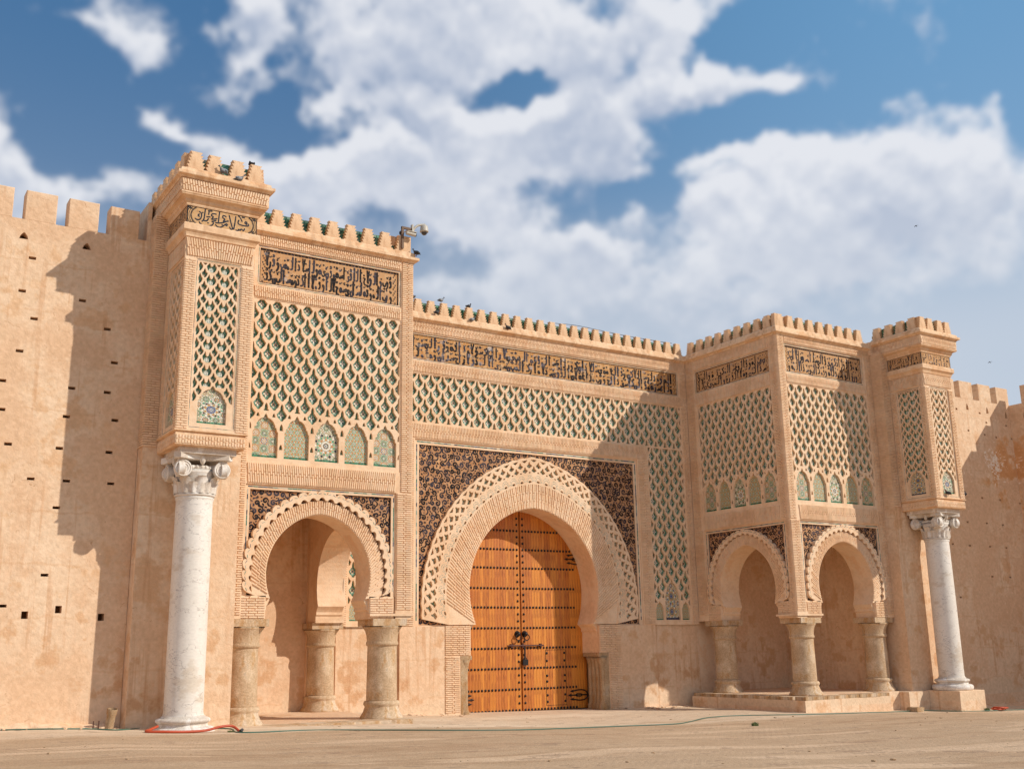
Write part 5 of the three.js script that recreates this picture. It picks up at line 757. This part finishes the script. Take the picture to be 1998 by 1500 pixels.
// right tower: raised step, pier plinth and column plinth
{
  const R = towerR;
  const stp = part('step', merge([block(8.22, 13.42, -0.6, 0.29, 0.2, 6.9)], 1.3), M.wall, R, 'raised plastered step under the right arches');
  const slabs = rng(91), sg = new Map();
  for (let k = 0; k < 8; k++) { const w = 0.64, x0 = 8.25 + k * 0.647; placed('slab', boxUV(new THREE.BoxGeometry(w - 0.02, 0.14, 0.5 + slabs() * 0.1)), slabs() < 0.5 ? M.stoneDark : M.stone, stp, V3(x0 + w / 2, 0.35 + slabs() * 0.012, 6.62)); }
  for (let k = 0; k < 9; k++) { const w = 0.66; placed('slab', boxUV(new THREE.BoxGeometry(0.5, 0.14, w - 0.02)), slabs() < 0.6 ? M.stoneDark : M.stone, stp, V3(8.5, 0.35 + slabs() * 0.012, 0.6 + k * w)); }
  part('paving', merge([block(8.76, 14.7, 0.29, 0.405, 0.0, 6.35)]), M.stone, stp);
  part('plinth', merge([block(13.42, 14.6, -0.7, 0.42, 5.6, 6.45), block(14.6, 15.95, -0.7, 0.4, 5.9, 6.95)], 5), M.wall, R);
  const b = new THREE.ExtrudeGeometry(shapeOf(rectPts(15.96, 17.72, -0.75, 0.42)), { depth: 1.7, bevelEnabled: true, bevelSize: 0.025, bevelThickness: 0.025, bevelSegments: 2, bevelOffset: -0.025 }); b.translate(0, 0, 6.75);
  part('column_plinth', merge([b], 4.2), M.wall, columnR, 'square plastered plinth block');
  part('loggia_kerb', merge([block(-14.9, -9.35, -0.2, 0.47, 5.8, 6.75)], 2), M.stone, towerL, 'low worn kerb of the left loggia');
}

// ---------------------------------------------------------------- town walls on either side
function rampart(label, mat, zf, x0, x1, yTop, merlons, gapBottom, holes, tris, wx = 0) {
  const xm = (x0 + x1) / 2, root = thing('town_wall', label, 'wall', V3(xm, gy(xm) - 0.1, zf - 1)), F = face(V3(0, 0, zf), V3(1, 0, 0), V3(0, 0, 1));
  const cut = [...holes.map(([x, y, w, h]) => rectPts(x - w / 2, x + w / 2, y - h / 2, y + h / 2)), ...tris.map(([x, y, w, h]) => [[x - w / 2, y], [x + w / 2, y], [x + w * 0.4, y + h * 0.5], [x + w * 0.08, y + h], [x - w * 0.08, y + h], [x - w * 0.4, y + h * 0.5]])];
  const low = Math.min(gy(x0), gy(x1)) - 0.6;
  part('wall_face', merge([ext(F, rectPts(x0, x1, low, gapBottom), cut, -0.32, 0)], wx), mat, root);
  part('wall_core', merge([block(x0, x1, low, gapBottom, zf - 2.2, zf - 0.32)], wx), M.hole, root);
  for (const [a, b] of merlons) { const g = new THREE.ExtrudeGeometry(shapeOf(rectPts(a, b, gapBottom - 0.01, yTop)), { depth: 0.52, bevelEnabled: true, bevelThickness: 0.025, bevelSize: 0.025, bevelOffset: -0.025, bevelSegments: 2 }); g.translate(0, 0, zf - 0.545 + 0.002); part('merlon', merge([g], wx), mat, root); }
  return root;
}
{
  const zf = 6.1;
  // putlog holes of the left wall: x, y, width, height
  const H = [[-21.51,13.85,0.2,0.09],[-21.7,12.82,0.2,0.09],[-21.32,12.04,0.2,0.09],[-21.62,11.04,0.2,0.09],[-21.99,10.13,0.2,0.09],[-21.94,9.31,0.2,0.09],[-20.05,12.79,0.2,0.09],[-19.29,12.02,0.2,0.09],[-19.02,11.02,0.2,0.09],[-20.15,10.12,0.2,0.09],[-19.16,10.1,0.2,0.09],[-20.23,9.27,0.2,0.09],[-18.89,9.29,0.2,0.09],[-21.69,8.35,0.2,0.09],[-20.35,8.34,0.2,0.09],[-18.99,8.33,0.2,0.09],[-21.03,7.42,0.2,0.08],[-20.09,7.42,0.2,0.08],[-18.88,7.42,0.2,0.08],[-20.3,6.65,0.2,0.08],[-20.46,4.78,0.2,0.08],[-21.45,3.94,0.2,0.08],[-20.88,3.7,0.17,0.2],[-20.03,3.85,0.17,0.2],[-18.89,3.64,0.17,0.2]], T = [[-21.79,14.39,0.24,0.2],[-20.05,14.39,0.24,0.2]];
  const m = []; for (let k = 0; k < 14; k++) { const a = -19.44 - k * 1.19; m.push([a, a + 0.86]); }
  const wl = rampart('left town wall with square battlements beside the left tower', M.wallLeft, zf, -60, -18.19, 15.92, m, 15.0, H, T, 0);
  // the wall walk's inner parapet seen through the last gap
  const back = part('parapet', merge([block(-19.0, -18.25, 14.9, 16.35, zf - 2.0, zf - 1.5), block(-18.32, -18.2, 15.0, 16.3, zf - 1.4, zf - 0.05)]), M.wallLeft, wl);
}
{
  const zf = 5.6, H = [[22.29,13.97,0.15,0.1],[24.22,13.94,0.15,0.1],[24.69,13.48,0.15,0.1],[23.08,12.92,0.15,0.1],[24.43,12.81,0.15,0.1],[25.4,12.76,0.15,0.1],[26.41,13.47,0.15,0.1],[26.75,12.8,0.15,0.1],[23.56,9.48,0.17,0.09],[25.06,9.46,0.17,0.09],[26.77,9.38,0.17,0.09],[22.12,8.2,0.17,0.09],[23.69,8.21,0.17,0.09],[25.04,8.18,0.17,0.09],[20.75,7.07,0.17,0.09],[22.09,7.04,0.17,0.09],[23.73,7.04,0.17,0.09],[25.09,7.02,0.17,0.09],[23.61,5.56,0.17,0.09],[25.11,5.55,0.17,0.09],[20.89,4.53,0.17,0.09]], T = [[23.21,14.02,0.2,0.34],[24.89,13.98,0.2,0.34],[26.52,13.88,0.2,0.34]];
  const m = [[21.2, 22.3], [22.72, 23.8], [24.3, 25.35], [25.85, 26.9], [19.6, 20.7], [18.25, 19.2]];
  const wr = rampart('right town wall with battlements and rusty salt-streaked plaster', M.wallRight, zf, 18.19, 31, 15.52, m, 14.6, H, T, 0);
  // it turns toward the square at a right angle
  const root = thing('town_wall', 'wall returning toward the viewer at the far right edge', 'wall', V3(28.3, -0.8, 10)), F = face(V3(26.85, 0, 0), V3(0, 0, 1), V3(-1, 0, 0)), z1 = 15.2;
  part('wall_face', merge([ext(F, rectPts(5.6, z1, -1.4, 14.6), [[[6.35, 13.83], [6.68, 13.83], [6.62, 14.08], [6.54, 14.2], [6.46, 14.2], [6.38, 14.06]]], -0.3, 0)]), M.wallRight, root);
  part('wall_core', merge([block(27.15, 29.4, -1.4, 14.6, 5.61, z1)]), M.wallRight, root);
  for (let k = 0; k < 6; k++) { const a = 6.35 + k * 1.5; part('merlon', merge([block(26.853, 27.37, 14.59, 15.55, a, a + 1.06)]), M.wallRight, root); }
}

// ---------------------------------------------------------------- things on and about the gate
function pipeAlong(pts, r, seg = 8) { return new THREE.TubeGeometry(new THREE.CatmullRomCurve3(pts.map((p) => V3(...p))), pts.length * 10, r, seg); }
// green hose lying along the foot of the gate
{
  const pts = [[-21.32,6.84],[-20.16,7.26],[-19.11,7.11],[-18.66,7.46],[-17.98,6.85],[-17.22,6.06],[-16.58,5.27],[-16,6.9],[-15.5,7.4],[-15.75,9.17],[-13.8,9.01],[-11.99,9.79],[-10.51,10.65],[-8.22,10.81],[-5.83,9.99],[-3.39,9.42],[-0.81,9.45],[0.32,8.82],[2.62,7.37],[4.23,7.17],[6.52,8.12],[10.2,8.3],[13,7.9],[14.6,7.35],[15.4,8.3],[16.2,8.75],[17.8,8.85],[20,9],[24,9.2],[28,9.4]];
  const h = thing('garden_hose', 'thin green hose lying along the ground in front of the gate', 'hose', V3(pts[0][0], gy(pts[0][0]), pts[0][1]));
  part('hose', pipeAlong(pts.map(([x, z]) => [x, gy(x) + 0.03, z]), 0.017), M.ropeGreen, h);
}
{
  const h = thing('orange_hose', 'orange hose looped round the foot of the left marble column', 'hose', V3(-17.6, gy(-17.6), 8.4)), Y = (x) => gy(x) + 0.05;
  part('hose', pipeAlong([[-17.62, Y(-17.6) + 0.1, 7.9], [-17.9, Y(-17.9) + 0.02, 8.15], [-18.05, Y(-18), 8.45], [-17.6, Y(-17.6), 8.62], [-17.0, Y(-17), 8.6], [-16.5, Y(-16.5) + 0.02, 8.55], [-16.1, Y(-16.1) + 0.1, 8.5], [-15.75, Y(-15.7) + 0.1, 8.45], [-15.6, Y(-15.6) - 0.03, 8.6]], 0.035), M.ropeOrange, h);
  part('nozzle', new THREE.CylinderGeometry(0.04, 0.05, 0.14, 12).rotateX(1.2).translate(-15.58, Y(-15.6), 8.68), M.iron, h);
  const r = thing('orange_hose', 'small tangle of orange hose by the right column plinth', 'hose', V3(18.25, gy(18.2), 8.6)), q = rng(3), P = []; for (let k = 0; k < 22; k++) { const t = k * 1.1; P.push([18.3 + Math.cos(t) * (0.22 + 0.25 * q()), gy(18.2) + 0.03 + 0.14 * q(), 8.7 + Math.sin(t) * (0.16 + 0.16 * q())]); }
  part('hose', pipeAlong(P, 0.028), M.ropeOrange, r);
}
{
  const x = -18.62, z = 6.75, y = gy(x), t = thing('drain_pipe', 'short upright clay drain pipe against the left wall', 'pipe', V3(x, y, z));
  const g = lathe([[0.11, -0.1], [0.115, 0.4], [0.135, 0.42], [0.14, 0.56], [0.115, 0.56], [0.1, 0.3], [0.001, 0.28]], 0, 0, 24); g.rotateZ(-0.06); g.rotateX(0.22); g.translate(x, y, z); part('pipe', boxUV(g), M.stoneDark, t);
  const ir = thing('iron_stubs', 'two rusty iron stubs in the ground beside the clay drain pipe', 'iron stubs', V3(x - 0.35, y, z)); part('stub', merge([-0.42, -0.28].map((d) => block(x + d, x + d + 0.025, y - 0.05, y + 0.24, z - 0.02, z + 0.01))), M.ironRust, ir);
}
{
  const g = new THREE.BoxGeometry(0.56, 0.2, 0.5, 6, 3, 6), p = g.attributes.position, r = rng(12); const j = new Map(); for (let i = 0; i < p.count; i++) { const k = `${p.getX(i).toFixed(3)},${p.getY(i).toFixed(3)},${p.getZ(i).toFixed(3)}`; if (!j.has(k)) j.set(k, [r(), r(), r()]); const n = j.get(k); p.setXYZ(i, p.getX(i) * 0.96 + (n[0] - 0.5) * 0.04, p.getY(i) + (n[1] - 0.5) * 0.03, p.getZ(i) * 0.96 + (n[2] - 0.5) * 0.04); }
  g.computeVertexNormals(); g.rotateY(0.12); g.translate(13.9, gy(13.9) + 0.08, 7.75); const t = thing('stone_block', 'loose grey stone block before the right tower pier', 'stone', V3(13.9, gy(13.9), 7.75)); part('stone', boxUV(g), M.stoneDark, t);
}
// dirt and fallen plaster banked along the wall feet
{
  const r = rng(19), gs = []; const bank = (x0, x1, zf, hh, out) => { const n = Math.round((x1 - x0) * 6), pos = [], idx = [], p = []; for (let k = 0; k <= n; k++) { const x = mix(x0, x1, k / n), h = hh * (0.3 + 0.9 * r()), d = out * (0.5 + 0.8 * r()); p.push([[x, gy(x) + h, zf - 0.03], [x, gy(x) + h * 0.55, zf + d * 0.35], [x, gy(x) + h * 0.12, zf + d * 0.75], [x, gy(x) - 0.05, zf + d]]); } for (const q of p) for (const v of q) pos.push(...v); for (let k = 0; k < n; k++) for (let j = 0; j < 3; j++) { const a = k * 4 + j; idx.push(a, a + 1, a + 5, a, a + 5, a + 4); } const g = new THREE.BufferGeometry(); g.setAttribute('position', new THREE.Float32BufferAttribute(pos, 3)); g.setIndex(idx); g.computeVertexNormals(); gs.push(g.toNonIndexed()); };
  bank(-34, -18.3, 6.1, 0.14, 0.7); bank(-9, -3.8, 0, 0.05, 0.4); bank(4.5, 8.1, 0, 0.05, 0.35); bank(18.3, 26.5, 5.6, 0.14, 0.5); bank(-18.1, -15.3, 6.66, 0.07, 0.4);
  for (let k = 0; k < 300; k++) { const left = r() < 0.6, x = left ? -32 + r() * 13.6 : -9 + r() * 17, s = 0.015 + r() ** 3 * 0.07, z = (left ? 6.2 : 0.15) + r() ** 2 * 1.2; if (Math.abs(x) < 3.7 && !left) continue; const g = new THREE.IcosahedronGeometry(s, 0); g.scale(1 + r(), 0.6, 1 + r()); g.rotateY(r() * 6); g.translate(x, gy(x) + 0.03, z); gs.push(g); }
  const m = part('rubble', merge(gs), M.wall, scene); tag(m, 'dirt and fallen plaster banked along the foot of the walls', 'rubble', null, 'stuff');
}
// tufts of weeds
function weed(x, z, n, h, label, seed) {
  const r = rng(seed), pos = [], y = gy(x), t = thing('weed', label, 'plant', V3(x, y, z));
  for (let k = 0; k < n; k++) { const a = r() * 6.28, d = r() * h * 1.2, bx = x + Math.cos(a) * d, bz = z + Math.sin(a) * d * 0.6, l = h * (0.5 + r() * 0.6), lx = (r() - 0.5) * l, lz = (r() - 0.5) * l, w = 0.008 + r() * 0.01; pos.push(bx - w, y, bz, bx + w, y, bz, bx + lx * 0.5 + w * 0.6, y + l * 0.7, bz + lz * 0.5, bx - w, y, bz, bx + lx * 0.5 + w * 0.6, y + l * 0.7, bz + lz * 0.5, bx + lx, y + l, bz + lz); }
  const g = new THREE.BufferGeometry(); g.setAttribute('position', new THREE.Float32BufferAttribute(pos, 3)); g.computeVertexNormals(); part('leaves', g, std({ color: new THREE.Color(0.09, 0.11, 0.03), side: THREE.DoubleSide }), t);
}
weed(17.55, 8.62, 160, 0.14, 'green weeds at the corner of the right column plinth', 1); weed(0.9, 11.4, 130, 0.12, 'lone green tuft on the sand before the doors', 2); weed(-15.9, 8.75, 60, 0.07, 'sparse weeds by the left marble column base', 4);
// pebbles and crumbs scattered on the sand
{
  const r = rng(44), gs = []; for (let k = 0; k < 380; k++) { const x = -26 + r() * 46, z = 0.4 + r() * 22, s = 0.008 + r() ** 5 * 0.035; if (Math.abs(x) > 9 && z < 7.4) continue; const g = new THREE.IcosahedronGeometry(s, 0); g.scale(1 + r(), 0.5 + r() * 0.3, 1 + r()); g.rotateY(r() * 6); g.translate(x, gy(x) + s * 0.2, z); gs.push(g); }
  const m = part('pebbles', merge(gs), M.stoneDark, scene); tag(m, 'small pebbles and crumbs of plaster scattered over the sand', 'pebbles', null, 'stuff');
}
// security cameras on the corner of the left tower
{
  const x = -9.5, z = 6.05, c = thing('security_camera', 'white dome security camera on a bent bracket over the left tower corner', 'camera', V3(x, 16.5, z)), white = std({ color: new THREE.Color(0.5, 0.45, 0.37), roughness: 0.5 }), rust = std({ color: new THREE.Color(0.16, 0.09, 0.05), roughness: 0.7 });
  part('bracket', merge([block(x - 0.04, x + 0.04, 16.45, 17.27, z - 0.04, z + 0.04), block(x - 0.04, x + 0.42, 17.2, 17.28, z - 0.035, z + 0.035), new THREE.CylinderGeometry(0.015, 0.015, 0.26, 6).rotateZ(-0.9).translate(x + 0.12, 17.12, z)]), rust, c);
  const arm = new THREE.TubeGeometry(new THREE.CatmullRomCurve3([V3(x + 0.4, 17.14, z), V3(x + 0.47, 17.3, z + 0.01), V3(x + 0.62, 17.44, z + 0.02), V3(x + 0.86, 17.51, z + 0.03)]), 16, 0.045, 8); part('arm', merge([arm, block(x + 0.36, x + 0.41, 17.1, 17.42, z - 0.07, z + 0.07)]), white, c);
  part('housing', boxUV(lathe([[0.001, 0.06], [0.05, 0.05], [0.08, 0.0], [0.16, -0.06], [0.185, -0.2], [0.195, -0.3], [0.2, -0.33], [0.17, -0.36], [0.001, -0.36]], 0, 0, 28).scale(0.8, 0.8, 0.8).translate(x + 0.86, 17.5, z + 0.03)), white, c);
  part('dome', boxUV(new THREE.SphereGeometry(0.115, 20, 12, 0, 6.284, 1.57, 1.57).translate(x + 0.86, 17.22, z + 0.03)), new THREE.MeshPhysicalMaterial({ color: new THREE.Color(0.02, 0.02, 0.025), roughness: 0.12, clearcoat: 1 }), c);
  const b = thing('security_camera', 'small bullet security camera on top of the left tower battlement', 'camera', V3(-9.2, 16.9, 6.2)); part('housing', merge([new THREE.CylinderGeometry(0.07, 0.07, 0.36, 14).rotateZ(Math.PI / 2 - 0.06).translate(-9.24, 17.0, 6.2), block(-9.42, -9.04, 17.06, 17.08, 6.11, 6.29)]), white, b); part('lens', merge([new THREE.CylinderGeometry(0.062, 0.062, 0.03, 14).rotateZ(Math.PI / 2 - 0.06).translate(-9.05, 16.99, 6.2)]), M.iron, b);
}
{
  const l = thing('wall_lantern', 'small brass lantern hanging inside the left arch', 'lantern', V3(-13.25, 4.9, 3.5)), brass = std({ color: new THREE.Color(0.42, 0.27, 0.07), roughness: 0.4, metalness: 0.7 });
  part('body', merge([lathe([[0.001, 5.42], [0.05, 5.38], [0.13, 5.2], [0.13, 5.18], [0.1, 5.16], [0.09, 4.9], [0.12, 4.88], [0.04, 4.78], [0.001, 4.76]], -13.25, 3.5, 6).translate(0, 0.25, 0), new THREE.CylinderGeometry(0.008, 0.008, 2.0, 5).translate(-13.25, 6.67, 3.5)]), brass, l);
}
// loose cable along the top of the central battlements
{ const t = thing('cable', 'thin black cable sagging over the central battlements at right', 'cable', V3(3, 16.9, -0.3)); part('cable', pipeAlong([[1.5, 16.96, -0.2], [2.6, 17.03, -0.2], [4.2, 16.99, -0.2], [6, 16.95, -0.2], [8.4, 16.93, -0.1]], 0.012, 6), M.iron, t); }

// ---------------------------------------------------------------- pigeons
function pigeon(label, p, turn, pose, dark) {
  // one lofted body from tail to bill; pose: 'stand' or 'sit'
  const t = thing('pigeon', label, 'pigeon', V3(...p), 'pigeons resting on the gate'), up = pose === 'stand' ? 0.12 : 0.075, tilt = pose === 'stand' ? 0.35 : 0.05;
  const spine = [[-0.19, -0.02, 0.006, 0.02], [-0.15, -0.01, 0.016, 0.042], [-0.09, 0.0, 0.045, 0.05], [-0.03, 0.0, 0.068, 0.066], [0.03, 0.006, 0.075, 0.072], [0.08, 0.03, 0.062, 0.058], [0.105, 0.07, 0.038, 0.036], [0.115, 0.11, 0.03, 0.028], [0.128, 0.135, 0.033, 0.03], [0.15, 0.138, 0.026, 0.024], [0.17, 0.13, 0.01, 0.01], [0.188, 0.122, 0.003, 0.003]];
  const pos = [], idx = [], n = 12, rot = (x, y) => { const k = x < 0.06 ? 1 : 0.4; return [x * Math.cos(tilt * k) - y * Math.sin(tilt * k), x * Math.sin(tilt * k) + y * Math.cos(tilt * k)]; };
  spine.forEach(([x, y, ry, rz], j) => { for (let k = 0; k < n; k++) { const a = k / n * 6.283, [X, Y] = rot(x, y + Math.sin(a) * ry); pos.push(X, Y + up, Math.cos(a) * rz); } });
  for (let j = 0; j + 1 < spine.length; j++) for (let k = 0; k < n; k++) { const a = j * n + k, b = j * n + (k + 1) % n, c = a + n, d = b + n; idx.push(a, b, d, a, d, c); }
  const mk = () => { const g = new THREE.BufferGeometry(); g.setAttribute('position', new THREE.Float32BufferAttribute(pos, 3)); g.setIndex(idx); g.computeVertexNormals(); return g; };
  const w = (g) => { g.rotateY(turn); g.translate(...p); return g; };
  const grey = std({ color: dark ? new THREE.Color(0.035, 0.032, 0.038) : new THREE.Color(0.13, 0.135, 0.15), roughness: 0.7 }), wing = std({ color: dark ? new THREE.Color(0.03, 0.028, 0.03) : new THREE.Color(0.3, 0.31, 0.33), roughness: 0.7 }), bar = std({ color: new THREE.Color(0.02, 0.02, 0.025), roughness: 0.6 }), pink = std({ color: new THREE.Color(0.3, 0.08, 0.06), roughness: 0.6 });
  part('body', w(mk()), grey, t);
  for (const s of [-1, 1]) { const g = new THREE.SphereGeometry(1, 14, 10); g.scale(0.105, 0.05, 0.02); g.rotateZ(tilt - 0.12); g.translate(-0.03, up + 0.012, s * 0.063); part('wing', w(g), wing, t); for (const d of [-0.055, -0.095]) { const b = new THREE.SphereGeometry(1, 8, 6); b.scale(0.012, 0.034, 0.008); b.rotateZ(tilt - 0.3); b.translate(d, up + 0.005 + d * tilt * 0.5, s * 0.083); part('wing_bar', w(b), bar, t); } }
  if (pose === 'stand') for (const s of [-1, 1]) { const g = merge([new THREE.CylinderGeometry(0.006, 0.006, up - 0.03, 6).translate(0.0, (up - 0.03) / 2, s * 0.025), block(-0.01, 0.04, 0, 0.008, s * 0.025 - 0.012, s * 0.025 + 0.012)]); part('leg', w(g), pink, t); }
}
pigeon('grey pigeon standing upright on the left turret cornice near its middle gap', [-16.89, 16.44, 8.86], 3, 'stand', false);
pigeon('grey pigeon crouching lower on the left turret cornice with tail to the left', [-16.42, 16.3, 8.97], -0.2, 'sit', false);
pigeon('dark round pigeon seen from behind on the green tiles of the left turret', [-15.93, 17.08, 8.5], 1.57, 'sit', true);
pigeon('dark pigeon perched on the outermost cornice corner of the left tower', [-9.02, 16.2, 6.2], 2.3, 'stand', true);
pigeon('black pigeon huddled beside the camera bracket on the left tower', [-9.46, 17, 5.9], 1.2, 'sit', true);
pigeon('pale pigeon on the central battlement right beside the left tower', [-5.85, 16.95, -0.15], 1.3, 'sit', false);
pigeon('grey pigeon sitting on top of a central battlement, tail to the left', [-4.51, 17.01, -0.15], -0.1, 'sit', false);
pigeon('dark pigeon on the central plinth below the battlements near the left tower', [-4.84, 16.35, 0.08], 0.2, 'sit', true);
pigeon('pigeon peering over a central battlement top, third from the left tower', [-3.14, 16.95, -0.15], 0.3, 'sit', true);
pigeon('grey pigeon resting low on the central plinth under the fifth gap', [-3.1, 16.29, 0.08], 0, 'sit', false);
pigeon('pigeon standing on the central cornice edge, farthest right of the flock', [-1.3, 16.14, 0.13], 3, 'stand', true);
pigeon('dark pigeon on the foot ledge of the right turret before the mosaic', [16.5, 8.82, 8.62], 2.6, 'stand', true);
pigeon('pigeon tucked on the right column capital under the turret', [16.1, 8.11, 6.94], 0.8, 'sit', true);
pigeon('tiny dark bird on the outer ledge end of the right turret', [17.91, 8.9, 8.5], 0.5, 'sit', true);
{ const p = V3(31.49, 28.44, -2), t = thing('flying_bird', 'tiny bird flying high over the right tower', 'bird', p), b = new THREE.SphereGeometry(0.05, 10, 8).scale(1.6, 0.6, 0.6).translate(p.x, p.y, p.z); part('body', b, M.iron, t); for (const s of [-1, 1]) { const w = new THREE.SphereGeometry(0.045, 8, 6).scale(0.7, 0.12, 2.2); w.rotateX(s * 0.5); w.translate(p.x, p.y + 0.03, p.z + s * 0.09); part('wing', w, M.iron, t); } }
{ const p = V3(37.65, 20.14, -2), t = thing('flying_bird', 'tiny bird flying over the right town wall', 'bird', p), b = new THREE.SphereGeometry(0.05, 10, 8).scale(1.6, 0.6, 0.6).translate(p.x, p.y, p.z); part('body', b, M.iron, t); for (const s of [-1, 1]) { const w = new THREE.SphereGeometry(0.045, 8, 6).scale(0.7, 0.12, 2.2); w.rotateX(s * 0.5); w.translate(p.x, p.y + 0.03, p.z + s * 0.09); part('wing', w, M.iron, t); } }

for (const o of scene.children) if (o.isMesh) shade(o);
camera.updateProjectionMatrix();
renderer.render(scene, camera);
